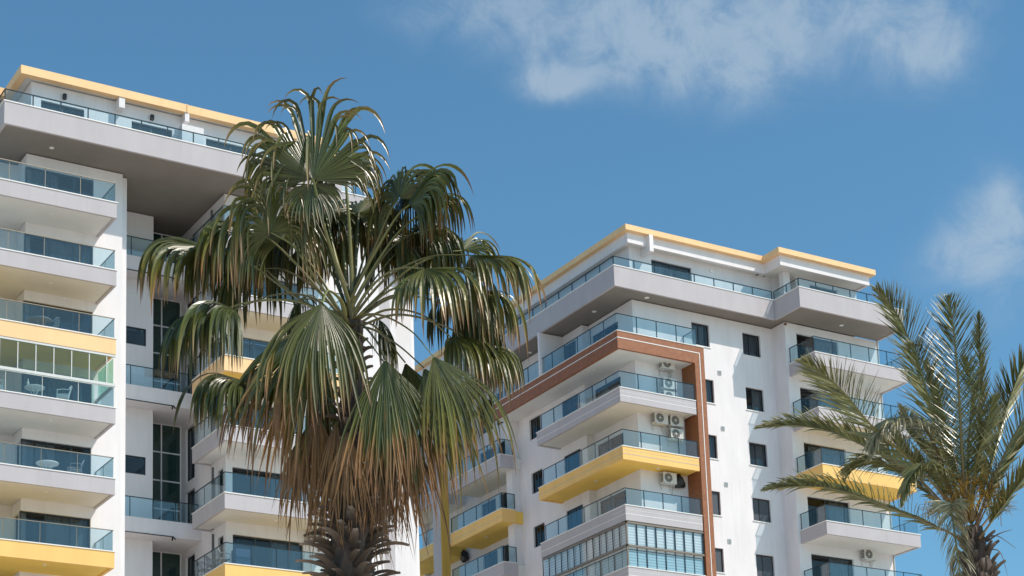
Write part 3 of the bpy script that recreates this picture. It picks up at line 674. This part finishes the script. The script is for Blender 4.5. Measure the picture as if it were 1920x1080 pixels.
# ================================================================== palms
def leafmat(name, stops, rough=.33, transl=.13, noise=.10):
    """colour runs from the hub (u=0) to the tip (u=1); v is a random number per leaflet"""
    m, t, p = newmat(name); L = t.links.new
    uv = t.nodes.new('ShaderNodeUVMap'); s = t.nodes.new('ShaderNodeSeparateXYZ'); L(uv.outputs[0], s.inputs[0])
    tc = t.nodes.new('ShaderNodeTexCoord'); n = t.nodes.new('ShaderNodeTexNoise'); n.inputs['Scale'].default_value = 3.5; n.inputs['Detail'].default_value = 5; L(tc.outputs['Object'], n.inputs['Vector'])
    a = t.nodes.new('ShaderNodeMath'); a.operation = 'MULTIPLY_ADD'; a.inputs[1].default_value = noise*2; L(s.outputs[1], a.inputs[0]); L(s.outputs[0], a.inputs[2])
    b = t.nodes.new('ShaderNodeMath'); b.operation = 'MULTIPLY_ADD'; b.inputs[1].default_value = .3; L(n.outputs[0], b.inputs[0]); L(a.outputs[0], b.inputs[2])
    c = t.nodes.new('ShaderNodeMath'); c.operation = 'SUBTRACT'; c.inputs[1].default_value = .15+noise; L(b.outputs[0], c.inputs[0])
    r = t.nodes.new('ShaderNodeValToRGB'); e = r.color_ramp.elements
    while len(e) < len(stops): e.new(.5)
    for k, (q, col) in enumerate(stops): e[k].position = q; e[k].color = (*col, 1)
    L(c.outputs[0], r.inputs[0])
    h = t.nodes.new('ShaderNodeHueSaturation'); v = t.nodes.new('ShaderNodeMapRange'); v.inputs[3].default_value = .5; v.inputs[4].default_value = 1.2; L(s.outputs[1], v.inputs[0]); L(v.outputs[0], h.inputs['Value']); L(r.outputs[0], h.inputs['Color'])
    L(h.outputs[0], p.inputs['Base Color']); p.inputs['Roughness'].default_value = rough; p.inputs['Specular IOR Level'].default_value = .62
    tr = t.nodes.new('ShaderNodeBsdfTranslucent'); L(h.outputs[0], tr.inputs[0]); mx = t.nodes.new('ShaderNodeMixShader'); mx.inputs[0].default_value = transl
    L(p.outputs[0], mx.inputs[1]); L(tr.outputs[0], mx.inputs[2]); L(mx.outputs[0], t.nodes['Material Output'].inputs[0])
    return m
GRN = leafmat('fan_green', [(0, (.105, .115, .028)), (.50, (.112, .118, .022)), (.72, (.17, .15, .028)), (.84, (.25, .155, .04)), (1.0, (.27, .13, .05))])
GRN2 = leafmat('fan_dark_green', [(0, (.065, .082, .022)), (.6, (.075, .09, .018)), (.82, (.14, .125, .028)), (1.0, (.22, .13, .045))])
OLD = leafmat('fan_browning', [(0, (.080, .100, .026)), (.48, (.100, .115, .022)), (.60, (.18, .15, .03)), (.70, (.32, .165, .05)), (1.0, (.28, .13, .05))])
DEAD = leafmat('fan_dead', [(0, (.17, .12, .075)), (.5, (.33, .19, .085)), (1.0, (.34, .17, .065))], rough=.7, transl=.12)
PETI = leafmat('petiole', [(0, (.22, .11, .045)), (.22, (.17, .14, .045)), (1.0, (.15, .165, .05))], rough=.4, transl=.0)
DATE = leafmat('date_green', [(0, (.25, .255, .10)), (.6, (.26, .255, .095)), (1.0, (.31, .27, .14))], rough=.33, transl=.12, noise=.12)
DATEP = leafmat('date_pale', [(0, (.36, .35, .21)), (.6, (.38, .36, .22)), (1.0, (.40, .35, .23))], rough=.5, transl=.15)
BARK = leafmat('palm_boot', [(0, (.05, .032, .024)), (.35, (.10, .068, .05)), (.8, (.17, .125, .095)), (1.0, (.25, .20, .16))], rough=.8, transl=0)
SPRAY = leafmat('date_spray', [(0, (.42, .28, .05)), (.5, (.50, .33, .05)), (1.0, (.45, .26, .05))], rough=.6, transl=.1)
G_ = Vector((0, 0, -1))
RGT, FWD = Vector(RM[0]), Vector(RM[2]); UPC = Vector([-c for c in RM[1]])
def tape(mb, pts, dirs, nrm, wid, vr, fold=.3, u0=0., u1=1.):
    """folded strip: left edge, raised keel, right edge"""
    i0 = len(mb.v); N = len(pts)
    for k in range(N):
        s = dirs[k].cross(nrm[k])
        if s.length < 1e-5: s = dirs[k].orthogonal()
        s.normalize(); n = s.cross(dirs[k]).normalized(); w = wid[k]/2
        mb.v += [tuple(pts[k]-s*w), tuple(pts[k]-n*w*fold*1.5), tuple(pts[k]+s*w)]
        u = u0+(u1-u0)*k/(N-1); mb.uv += [(u, vr)]*3
    for k in range(N-1):
        a = i0+3*k; mb.f += [(a, a+1, a+4, a+3), (a+1, a+2, a+5, a+4)]
LF = 1.30
def fan(mb, H, axis, normal, L, spread=125, n=54, droop=1.0, web=.36, rnd=None, t0=.30, curl=0.0, wind=None, keep=1.0, sf=.30, wm=1.0):
    """costapalmate leaf: joined pleats round the hub, then free drooping segments"""
    rnd = rnd or random; axis = axis.normalized(); normal = (normal-axis*normal.dot(axis)).normalized(); side = axis.cross(normal)
    S = math.radians(spread); N = 17; L = L*LF
    for i in range(n):
        if rnd.random() > keep: continue
        q = (i+.5)/n*2-1; th = S*q + rnd.uniform(-.3, .3)*S/n
        d = (axis*math.cos(th)+side*math.sin(th)-normal*(.10+.10*abs(q))).normalized()
        Ln = L*(1-sf+sf*math.cos(th*.8))*rnd.uniform(.78, 1.08)*(1.22 if rnd.random() < .07 else 1)*(.62 if rnd.random() < .07 else 1); st = Ln/(N-1)
        p = H+d*.02; pts = [p.copy()]; dirs = [d.copy()]; nr = [normal.copy()]; wid = [.006]
        dr = droop*rnd.uniform(.65, 1.4); sw = rnd.uniform(-1, 1)*.06; vr = rnd.random(); kink = rnd.uniform(.45, .8); kd = rnd.random() < .35
        dth = 2*S/n
        for k in range(1, N):
            t = k/(N-1)
            g = dr*.27*min(1.0, max(0, t-t0)/.14)
            if kd and abs(t-kink) < .04: g += .7*dr
            d = (d+G_*g+side*sw*t+(wind or Vector((0, 0, 0)))*t*.12).normalized()
            p = p+d*st; pts.append(p.copy()); dirs.append(d.copy())
            nn = (normal-d*normal.dot(d)); nr.append(nn.normalized() if nn.length > .15 else nr[-1])
            full = 2*Ln*min(t, web)*math.tan(dth/2)*(1.10 if t <= web else 1.30)*wm
            if t > web: full *= max(.04, 1-((t-web)/(1-web))**2.0)
            wid.append(full)
        tape(mb, pts, dirs, nr, wid, vr, .38)
def bez(P, n=14):
    """Catmull-Rom through the points"""
    P = [P[0]*2-P[1]]+list(P)+[P[-1]*2-P[-2]]; out = []
    for i in range(1, len(P)-2):
        a, b, c, d = P[i-1:i+3]
        for k in range(n):
            t = k/n; out.append(.5*((2*b)+(c-a)*t+(2*a-5*b+4*c-d)*t*t+(3*b-a-3*c+d)*t**3))
    out.append(P[-2].copy()); return out
def stalk(mb, pts, w0, w1, vr=.5):
    i0 = len(mb.v); N = len(pts); n = 6
    for k, p in enumerate(pts):
        d = (pts[min(k+1, N-1)]-pts[max(k-1, 0)]).normalized(); a = d.cross(Vector((0, 0, 1)))
        if a.length < .1: a = d.cross(FWD)
        a.normalize(); b = d.cross(a); w = w0+(w1-w0)*(k/(N-1))**.6
        for j in range(n):
            t = 2*math.pi*j/n; mb.v.append(tuple(p+a*math.cos(t)*w+b*math.sin(t)*w*.45)); mb.uv.append((k/(N-1), vr))
    for k in range(N-1):
        for j in range(n):
            q = i0+k*n; mb.f.append((q+j, q+(j+1) % n, q+n+(j+1) % n, q+n+j))
# ---------------------------------------------------------------- fan palm
D0 = 29.0
base = far(662, 610, D0); TB = far(642, 1085, D0)
FP = thing('fan_palm', (TB.x, TB.y, GZ), 'tall fan palm with drooping fronds and shaggy brown skirt before the left building', 'palm tree')
rnd = random.Random(11)
def P3(px, py, dz): return far(px, py, D0+dz)
# hub px, hub py, depth offset, axis (right, up, away), normal (right, up, away), length m, spread, droop, petiole way points, material, extra
FR = [
 # upright and top
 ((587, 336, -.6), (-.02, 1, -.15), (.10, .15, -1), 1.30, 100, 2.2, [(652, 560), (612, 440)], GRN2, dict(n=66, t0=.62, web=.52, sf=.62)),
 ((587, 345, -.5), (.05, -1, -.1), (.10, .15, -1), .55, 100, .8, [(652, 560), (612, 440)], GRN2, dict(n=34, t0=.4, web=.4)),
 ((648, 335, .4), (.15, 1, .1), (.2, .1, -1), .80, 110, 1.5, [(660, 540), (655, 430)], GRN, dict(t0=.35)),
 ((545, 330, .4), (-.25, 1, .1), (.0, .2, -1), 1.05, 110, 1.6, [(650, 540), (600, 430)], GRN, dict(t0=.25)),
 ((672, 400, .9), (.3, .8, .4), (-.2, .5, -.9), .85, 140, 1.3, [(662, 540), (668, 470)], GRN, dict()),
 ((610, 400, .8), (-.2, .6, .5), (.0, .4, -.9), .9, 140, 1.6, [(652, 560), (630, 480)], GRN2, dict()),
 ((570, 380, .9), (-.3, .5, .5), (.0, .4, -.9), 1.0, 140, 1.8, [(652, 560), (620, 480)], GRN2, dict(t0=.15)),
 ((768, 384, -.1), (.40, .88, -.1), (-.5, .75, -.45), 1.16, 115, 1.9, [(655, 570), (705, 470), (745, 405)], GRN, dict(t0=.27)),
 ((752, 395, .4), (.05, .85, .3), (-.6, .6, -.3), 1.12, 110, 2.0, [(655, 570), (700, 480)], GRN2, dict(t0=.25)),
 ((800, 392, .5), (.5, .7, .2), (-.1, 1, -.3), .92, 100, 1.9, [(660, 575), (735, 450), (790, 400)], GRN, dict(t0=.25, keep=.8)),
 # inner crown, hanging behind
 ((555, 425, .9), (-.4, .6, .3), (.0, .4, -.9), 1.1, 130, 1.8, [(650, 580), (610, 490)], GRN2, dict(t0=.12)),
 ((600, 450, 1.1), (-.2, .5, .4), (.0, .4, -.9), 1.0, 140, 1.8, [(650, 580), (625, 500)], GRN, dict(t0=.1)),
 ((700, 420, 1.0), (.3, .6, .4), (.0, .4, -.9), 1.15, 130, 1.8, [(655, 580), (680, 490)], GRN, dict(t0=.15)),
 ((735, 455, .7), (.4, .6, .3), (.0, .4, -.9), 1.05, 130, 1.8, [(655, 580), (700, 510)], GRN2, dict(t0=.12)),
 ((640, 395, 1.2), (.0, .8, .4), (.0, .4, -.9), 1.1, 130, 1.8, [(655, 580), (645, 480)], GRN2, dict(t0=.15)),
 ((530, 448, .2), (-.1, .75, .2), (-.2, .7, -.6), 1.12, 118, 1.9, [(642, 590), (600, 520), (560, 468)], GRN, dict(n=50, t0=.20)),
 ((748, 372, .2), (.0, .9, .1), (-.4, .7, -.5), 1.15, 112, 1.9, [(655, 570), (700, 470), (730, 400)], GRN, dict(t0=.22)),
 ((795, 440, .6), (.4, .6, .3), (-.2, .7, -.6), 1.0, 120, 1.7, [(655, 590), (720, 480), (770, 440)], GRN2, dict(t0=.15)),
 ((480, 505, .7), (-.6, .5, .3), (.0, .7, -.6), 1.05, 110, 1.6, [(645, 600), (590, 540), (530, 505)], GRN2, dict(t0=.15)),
 # left
 ((508, 436, -.35), (-.30, .80, -.2), (-.25, .7, -.6), 1.18, 118, 1.9, [(642, 590), (590, 520), (550, 462)], GRN, dict(n=54, t0=.23)),
 ((462, 436, .0), (-.72, .60, .0), (-.1, .9, -.4), 1.15, 105, 1.8, [(640, 595), (560, 500), (500, 445)], GRN, dict(t0=.20)),
 ((378, 462, .15), (-.85, .48, .1), (.15, .85, -.5), 1.22, 88, 1.5, [(640, 600), (560, 560), (460, 490)], GRN, dict(n=44, t0=.27)),
 ((425, 470, .5), (-.6, .6, .3), (.15, .85, -.5), 1.05, 100, 1.7, [(640, 600), (560, 560), (480, 490)], GRN2, dict(n=40, t0=.15)),
 ((440, 580, -.5), (-.75, .35, -.35), (.0, .9, -.45), 1.18, 115, 1.7, [(640, 605), (590, 560), (520, 552)], GRN2, dict(n=52, t0=.16)),
 ((400, 588, .1), (-.95, .15, .1), (.0, .9, -.4), 1.1, 100, 1.5, [(640, 605), (560, 566), (470, 566)], GRN2, dict(t0=.20)),
 ((452, 712, -.3), (-.75, .20, -.3), (.1, .9, -.5), 1.02, 110, 1.6, [(645, 612), (565, 620), (505, 655)], GRN2, dict(n=48, t0=.20)),
 ((563, 560, .6), (-.3, -.1, .3), (.0, .6, -.8), .75, 120, 1.5, [(650, 600), (610, 565)], GRN2, dict(t0=.1)),
 # right
 ((795, 503, -.3), (.62, -.10, -.35), (.1, .85, -.65), 1.22, 112, 1.35, [(650, 615), (690, 545), (740, 505)], GRN, dict(n=58, t0=.30, web=.42)),
 ((882, 478, .2), (.97, .14, .1), (-.05, .95, -.4), 1.20, 90, 1.15, [(652, 612), (720, 525), (800, 483)], GRN, dict(n=50, t0=.34, web=.42)),
 ((868, 470, .6), (.3, .8, .3), (-.2, .5, -.9), .70, 95, 1.2, [(652, 612), (760, 510), (830, 476)], GRN, dict(n=36, t0=.3)),
 ((790, 430, .9), (.3, .6, .3), (-.1, .7, -.7), 1.0, 130, 1.8, [(655, 600), (720, 500)], GRN2, dict(t0=.1)),
 ((845, 632, .3), (.80, .1, .0), (.0, .9, -.5), 1.10, 105, 1.35, [(652, 622), (720, 582), (790, 590)], GRN, dict(n=48, t0=.22)),
 ((870, 590, .6), (.75, .1, .2), (.0, .9, -.5), 1.0, 105, 1.5, [(652, 615), (730, 560), (800, 560)], GRN2, dict(t0=.18)),
 ((712, 600, 1.0), (.6, -.3, .4), (.1, .7, -.6), .8, 100, 1.4, [(655, 612), (690, 590)], GRN2, dict(t0=.1)),
 ((885, 545, .5), (.85, .15, .1), (.0, .9, -.5), 1.10, 100, 1.5, [(652, 615), (730, 545), (810, 530)], GRN, dict(n=48, t0=.22)),
 ((840, 560, .8), (.5, .4, .2), (.0, .8, -.6), 1.05, 115, 1.6, [(652, 615), (720, 560), (790, 550)], GRN2, dict(t0=.15)),
 ((905, 655, .4), (.6, .2, .1), (.0, .8, -.6), .85, 100, 1.5, [(652, 622), (740, 590), (830, 610)], GRN, dict(t0=.2)),
 # lower
 ((604, 568, -1.0), (-.12, -1, -.28), (.05, .25, -1), 1.38, 58, .9, [(650, 605), (640, 565), (615, 545)], GRN, dict(n=54, web=.48, t0=.25)),
 ((582, 610, -.7), (-.66, -.8, -.15), (-.25, .45, -.85), 1.62, 40, .9, [(650, 612), (620, 582)], OLD, dict(n=46, web=.42, t0=.42)),
 ((552, 655, -.4), (-.70, -.6, -.1), (-.3, .5, -.8), 1.45, 42, 1.0, [(650, 615), (600, 612)], OLD, dict(n=40, web=.4, t0=.35)),
 ((722, 674, -.9), (.12, -1, -.12), (.1, .3, -1), 1.62, 42, .7, [(660, 610), (680, 610), (706, 640)], OLD, dict(n=56, web=.42, t0=.2)),
 ((735, 700, -.5), (.12, -1, .0), (.0, .3, -1), 1.75, 34, .8, [(662, 620), (690, 640)], OLD, dict(n=44, web=.4)),
 ((812, 668, -.6), (.60, -.80, -.1), (.25, .5, -.8), 1.42, 48, .9, [(660, 600), (710, 590), (770, 620)], GRN, dict(n=58, web=.45, t0=.32)),
 ((795, 690, -.1), (.50, -.85, .0), (.2, .4, -.8), 1.50, 42, .8, [(662, 612), (700, 618), (750, 650)], GRN, dict(n=48, web=.4, t0=.3)),
 ((600, 660, .7), (-.4, -.9, .1), (-.1, .4, -.9), 1.5, 42, .8, [(652, 612), (641, 616)], OLD, dict(n=40, web=.4)),
 ((760, 680, .7), (.30, -.9, .1), (.1, .4, -.9), 1.45, 36, .8, [(662, 612), (700, 610)], OLD, dict(n=40, web=.4)),
 ((590, 670, -.2), (-.20, -1, .0), (.0, .3, -1), 1.65, 34, .7, [(652, 612), (630, 620)], OLD, dict(n=42, web=.35)),
]
def cv(v): return (RGT*v[0]+Vector((0, 0, 1))*v[1]+Vector((FWD.x, FWD.y, 0)).normalized()*v[2]).normalized()
for (h, ax, nr, L, sp, dr, way, mat, kw) in FR:
    H = P3(*h); n = len(way)
    pts = [base+Vector((rnd.uniform(-.1, .1), rnd.uniform(-.1, .1), rnd.uniform(-.15, .1)))]+[P3(w[0], w[1], h[2]*(i+.6)/(n+.6)) for i, w in enumerate(way)]+[H]
    mb = MB(); fan(mb, H, cv(ax), cv(nr), L, sp, droop=dr, rnd=rnd, wm=1.4 if mat is OLD else 1.22, **kw)
    fo = mb.build('frond', mat, FP, uv=True)
    if kw.get('web', .42) and mat is OLD: fo['label'] = 'browning frond hanging along the trunk'
    mb = MB(); pl = bez(pts, 6); stalk(mb, pl, .062, .018, rnd.random()); mb.build('leaf_stalk', PETI, fo, uv=True, smooth=True)
# dead skirt fronds hanging against the trunk
for (px, py, dz, ax, L, sp) in [(652, 808, -.62, (-.05, -1, -.05), 1.25, 26), (596, 770, -.3, (-.12, -1, 0), 1.35, 26), (575, 800, .1, (-.1, -1, 0), 1.25, 30), (718, 800, -.3, (.1, -1, 0), 1.35, 26), (750, 800, -.1, (.12, -1, 0), 1.35, 28),
                                (640, 830, .5, (0, -1, .1), 1.4, 30), (680, 880, .5, (.1, -1, .1), 1.2, 25), (615, 840, -.4, (-.05, -1, 0), 1.3, 20), (630, 790, -.5, (-.1, -1, 0), 1.1, 20), (700, 830, -.45, (.05, -1, 0), 1.15, 22), (765, 830, -.35, (.12, -1, 0), 1.0, 24), (560, 830, -.3, (-.1, -1, 0), .95, 22), (725, 860, .1, (.05, -1, 0), 1.0, 24), (610, 720, -.1, (-.1, -1, 0), 1.2, 22), (700, 740, .0, (.1, -1, 0), 1.3, 22), (668, 760, .2, (.0, -1, 0), 1.4, 26)]:
    mb = MB(); fan(mb, P3(px, py, dz), cv(ax), cv((.1*rnd.uniform(-1, 1), .2, -1)), L, sp, n=30, droop=.5, web=.22, wm=1.9, rnd=rnd, t0=.2)
    o = mb.build('dead_frond', DEAD, FP, uv=True)
# trunk with rough bark
def trunk(root, path, radii, name='trunk', mat=BARK, n=22):
    mb = MB(); i0 = 0; N = len(path); rr = random.Random(3)
    for k, p in enumerate(path):
        for j in range(n):
            w = 2*math.pi*j/n; r = radii[k]*(1+.10*math.sin(j*2.7+k*1.9)+rr.uniform(-.09, .09)); mb.v.append((p.x+r*math.cos(w), p.y+r*math.sin(w), p.z)); mb.uv.append((rr.uniform(.0, .5), rr.random()))
    for k in range(N-1):
        for j in range(n):
            q = k*n; mb.f.append((q+j, q+(j+1) % n, q+n+(j+1) % n, q+n+j))
    return mb.build(name, mat, root, uv=True)
tp = []; tr = []
K = 60
bot = Vector((TB.x, TB.y, GZ))
for k in range(K+1):
    t = k/K; z = GZ+(base.z+.05-GZ)*t; xy = bot.lerp(Vector((base.x, base.y, 0)), t**1.5)
    tp.append(Vector((xy.x, xy.y, z))); h_ = base.z-z; tr.append(.16+.14*min(1, max(0, (h_-.8)/2.6)))
tk = trunk(FP, tp, tr)
def boots(root, path, radii, z0, z1, dz, mat, length=(.28, .5), wide=.085, seed=4, outw=.75, n=7, name='leaf_bases', curl=.25):
    """split woody stubs of the old leaf stalks, in a spiral up the trunk"""
    rr = random.Random(seed); mb = MB(); z = z0; k = 0
    while z < z1:
        t = (z-path[0].z)/(path[-1].z-path[0].z); i = min(len(path)-1, max(0, int(t*(len(path)-1)))); c = path[i]; R = radii[i]
        w = k*2.39996+rr.uniform(-.5, .5); o = Vector((math.cos(w), math.sin(w), 0)); s = Vector((-o.y, o.x, 0)); L = rr.uniform(*length)*rr.choice((1, 1, .7, 1.15)); 
        p = Vector((c.x, c.y, z))+o*(R*.92); d = (o*outw+Vector((0, 0, 1))*rr.uniform(.5, 1.0)).normalized()
        pts = []; N = 7; tw = rr.uniform(-.6, .6); cu = rr.uniform(.3, 1.4)*curl
        for q in range(N):
            u = q/(N-1); pts.append((p.copy(), d.copy(), wide*(1-u*.72)*rr.uniform(.85, 1.15)+.006)); p = p+d*L/(N-1); d = (d+o*cu*.35-Vector((0, 0, 1))*cu*.45*u+s*tw*.08).normalized()
        i0 = len(mb.v); vr = rr.random()
        for q, (pp, dd, ww) in enumerate(pts):
            nn = s.cross(dd).normalized(); th = .016*(1-q/N)+.005
            mb.v += [tuple(pp-s*ww-nn*.02), tuple(pp-nn*th*-1.6), tuple(pp+s*ww-nn*.02), tuple(pp-nn*th)]; mb.uv += [(q/(N-1)*.95+.02, vr)]*4
        for q in range(N-1):
            a = i0+4*q
            for j in range(4): mb.f.append((a+j, a+(j+1) % 4, a+4+(j+1) % 4, a+4+j))
        a = i0+4*(N-1); mb.f.append((a, a+1, a+2, a+3))
        z += dz*rr.uniform(.6, 1.4); k += 1
    return mb.build(name, mat, root, uv=True)
zb_ = TB.z
boots(FP, tp, tr, zb_-1.2, zb_+.95, .017, BARK, (.26, .62), .085, 5, 1.15, curl=.8)
boots(FP, tp, tr, zb_+.8, base.z-.25, .026, BARK, (.14, .26), .06, 6, .6, name='upper_leaf_bases', curl=.8)
# ---------------------------------------------------------------- date palm
D1 = 27.0
def Q3(px, py, dz): return far(px, py, D1+dz)
dbase = Q3(1822, 985, 0); dbot = Q3(1852, 1110, 0)
DP = thing('date_palm', (dbot.x, dbot.y, GZ), 'feather-leaved date palm with yellow flower sprays at the right edge', 'palm tree')
rnd = random.Random(23)
def pinnate(mb, pts, n, L, vang=.5, droop=.5, start=.16, rnd=rnd, ang=(60, 26), up=None, w=.030):
    """feather leaf: two ranks of folded leaflets along the rib"""
    N = len(pts)
    for sgn in (-1, 1):
        for i in range(n):
            t = start+(1-start)*(i+rnd.uniform(-.3, .3))/n; t = min(.998, max(start, t)); f = t*(N-1); k = min(N-2, int(f)); p = pts[k].lerp(pts[k+1], f-k)
            d = (pts[min(N-1, k+2)]-pts[max(0, k-1)]).normalized()
            u = (up or Vector((0, 0, 1))); u = (u-d*u.dot(d))
            if u.length < .1: u = -FWD-d*(-FWD).dot(d)
            u.normalize(); s = d.cross(u)*sgn
            a = math.radians(ang[0]+(ang[1]-ang[0])*t+rnd.uniform(-9, 9)); vv = vang+rnd.uniform(-.28, .28)
            dd = (d*math.cos(a)+(s*math.cos(vv)+u*math.sin(vv))*math.sin(a)).normalized()
            prof = math.sin(math.pi*min(1, (t-start)/(1-start)*.86+.16))**.6
            Ln = L*prof*rnd.uniform(.82, 1.12); M = 6; st = Ln/(M-1); q = p.copy(); P, Dd, Nn, Wd = [], [], [], []; g = droop*rnd.uniform(.4, 1.5)
            nr0 = d.cross(dd).normalized()
            for j in range(M):
                P.append(q.copy()); Dd.append(dd.copy()); Nn.append((u*.6+nr0*.6*sgn+d*-.2)); Wd.append(w*(.65, 1, 1, .85, .55, .08)[j]*1.0); dd = (dd+G_*g*.16*(j+.5)/M*2).normalized(); q = q+dd*st
            tape(mb, P, Dd, Nn, Wd, rnd.random(), .35)
# way points (px, py, depth), leaflets, length, v angle, droop, material
DF = [
 ([(1800, 1010, -.1), (1761, 990, -.3), (1650, 945, -.7), (1567, 917, -.9), (1500, 911, -1.0), (1425, 918, -1.1)], 62, .52, .55, .8, DATE),
 ([(1800, 985, .1), (1740, 925, .4), (1680, 880, .6), (1620, 866, .7), (1585, 885, .8)], 50, .50, .1, 1.4, DATE),
 ([(1805, 975, -.1), (1730, 885, -.4), (1636, 800, -.9), (1590, 745, -1.2), (1552, 708, -1.4), (1500, 672, -1.5)], 58, .62, .25, .25, DATE),
 ([(1800, 980, .1), (1715, 890, .2), (1636, 845, .3), (1567, 812, .4), (1490, 797, .4), (1412, 803, .4)], 60, .50, .6, .7, DATE),
 ([(1808, 975, .2), (1770, 850, .3), (1738, 737, .4), (1706, 642, .3), (1675, 578, .2), (1640, 538, .1)], 64, .56, .35, .12, DATE),
 ([(1812, 980, -.1), (1804, 850, -.4), (1797, 720, -.7), (1789, 628, -.9), (1778, 550, -1.1)], 66, .58, .30, .0, DATE),
 ([(1820, 975, .2), (1834, 850, .5), (1838, 740, .8), (1837, 650, 1.0), (1836, 580, 1.1)], 56, .32, .55, .0, DATE),
 ([(1828, 975, .2), (1850, 900, .3), (1880, 790, .3), (1905, 715, .2), (1940, 640, .1)], 60, .52, .45, .0, DATE),
 ([(1830, 985, -.1), (1862, 900, -.4), (1905, 810, -.7), (1955, 740, -1.0), (2010, 700, -1.2)], 58, .52, .35, .1, DATE),
 ([(1836, 1010, -.2), (1880, 950, -.3), (1935, 880, -.4), (1995, 840, -.5)], 46, .48, .5, .3, DATE),
 ([(1815, 975, .4), (1790, 860, .8), (1765, 760, 1.2), (1735, 680, 1.5)], 56, .52, .4, .1, DATE),
 ([(1818, 975, .5), (1815, 850, 1.0), (1822, 740, 1.4), (1812, 670, 1.6)], 50, .5, .4, .1, DATE),
 ([(1805, 975, .3), (1750, 900, .6), (1700, 850, .9), (1670, 800, 1.1)], 50, .5, .4, .3, DATE),
 ([(1835, 995, .3), (1890, 930, .7), (1950, 900, 1.0), (2000, 920, 1.2)], 46, .48, .4, .6, DATE),
 ([(1812, 975, .1), (1780, 880, -.1), (1752, 790, -.3), (1728, 700, -.5), (1712, 640, -.6)], 58, .55, .3, .2, DATE),
 ([(1822, 975, -.1), (1828, 880, -.3), (1850, 800, -.5), (1862, 740, -.7)], 48, .42, .4, .1, DATE),
 ([(1808, 975, .6), (1770, 890, 1.0), (1720, 830, 1.3), (1690, 760, 1.6)], 50, .5, .4, .2, DATE),
 ([(1832, 990, .0), (1875, 900, .1), (1930, 820, .2), (1990, 780, .3)], 56, .52, .4, .3, DATE),
 ([(1805, 985, .2), (1745, 820, -.2), (1690, 783, -.6), (1650, 805, -.8), (1632, 850, -.9)], 60, .46, -.1, 2.2, DATEP),
 ([(1812, 1010, -.2), (1790, 955, -.6), (1783, 950, -.8), (1790, 1000, -.95), (1800, 1075, -1.0), (1800, 1110, -1.0)], 54, .42, .2, 1.6, DATEP),
 ([(1806, 985, .0), (1770, 900, -.3), (1735, 870, -.6), (1705, 900, -.8), (1690, 950, -.9)], 44, .38, .0, 1.8, DATE),
]
for (way, n, L, va, dr, mat) in DF:
    pts = bez([Q3(*w) for w in way], 8); mb = MB(); pinnate(mb, pts, int(n*1.55), L*1.06, va, dr)
    o = mb.build('frond', mat, DP, uv=True)
    if mat is DATEP: o['label'] = 'pale bleached drooping frond'
    mb = MB(); stalk(mb, pts, .035, .006, rnd.random()); mb.build('leaf_rib', PETI, o, uv=True, smooth=True)
for (px, py, dz, sp) in [(1772, 955, -.2, 1.0), (1800, 925, -.35, 1.1), (1832, 905, -.3, 1.2), (1858, 935, -.35, 1.1), (1880, 965, -.2, 1.0), (1745, 965, .0, .9), (1822, 945, -.6, 1.0)]:
    s = dbase+Vector((0, 0, .02)); e = Q3(px, py, dz); mb = MB()
    mid = (s+e)/2+Vector((0, 0, .18)); ax = bez([s, mid, e], 6); stalk(mb, ax, .022, .012, .5)
    for k in range(42):
        t = rnd.uniform(.45, 1); q = ax[int(t*(len(ax)-1))].copy(); d = ((e-s).normalized()*.8+Vector((rnd.uniform(-1, 1), rnd.uniform(-1, 1), rnd.uniform(-.3, .9)))).normalized(); P = [q.copy()]
        for j in range(7): d = (d+G_*.12+Vector((rnd.uniform(-.3, .3), rnd.uniform(-.3, .3), rnd.uniform(-.25, .25)))).normalized(); q = q+d*.047*sp; P.append(q.copy())
        stalk(mb, P, .006, .0045, rnd.random())
    mb.build('flower_spray', SPRAY, DP, uv=True)
dp, dr_ = [], []
for k in range(31):
    t = k/30; z = GZ+(dbase.z-.02-GZ)*t; xy = Vector((dbot.x+.2, dbot.y, 0)).lerp(Vector((dbase.x, dbase.y, 0)), t**2); dp.append(Vector((xy.x, xy.y, z))); dr_.append(.20 if t < .93 else .20-.08*(t-.93)/.07)
trunk(DP, dp, dr_)
boots(DP, dp, dr_, dbot.z-.6, dbase.z-.2, .016, BARK, (.12, .24), .045, 9, .5)
for k, (a, b, c) in enumerate([((1850, 1015), (1875, 1000), (1898, 993)), ((1848, 1030), (1875, 1035), (1890, 1080)), ((1805, 1035), (1785, 1050), (1782, 1080)), ((1845, 1010), (1870, 1005), (1905, 1028))]):
    mb = MB(); stalk(mb, bez([Q3(*a, -.2), Q3(*b, -.4), Q3(*c, -.5)], 6), .03, .006, .6); mb.build('dry_stalk', BARK, DP, uv=True)
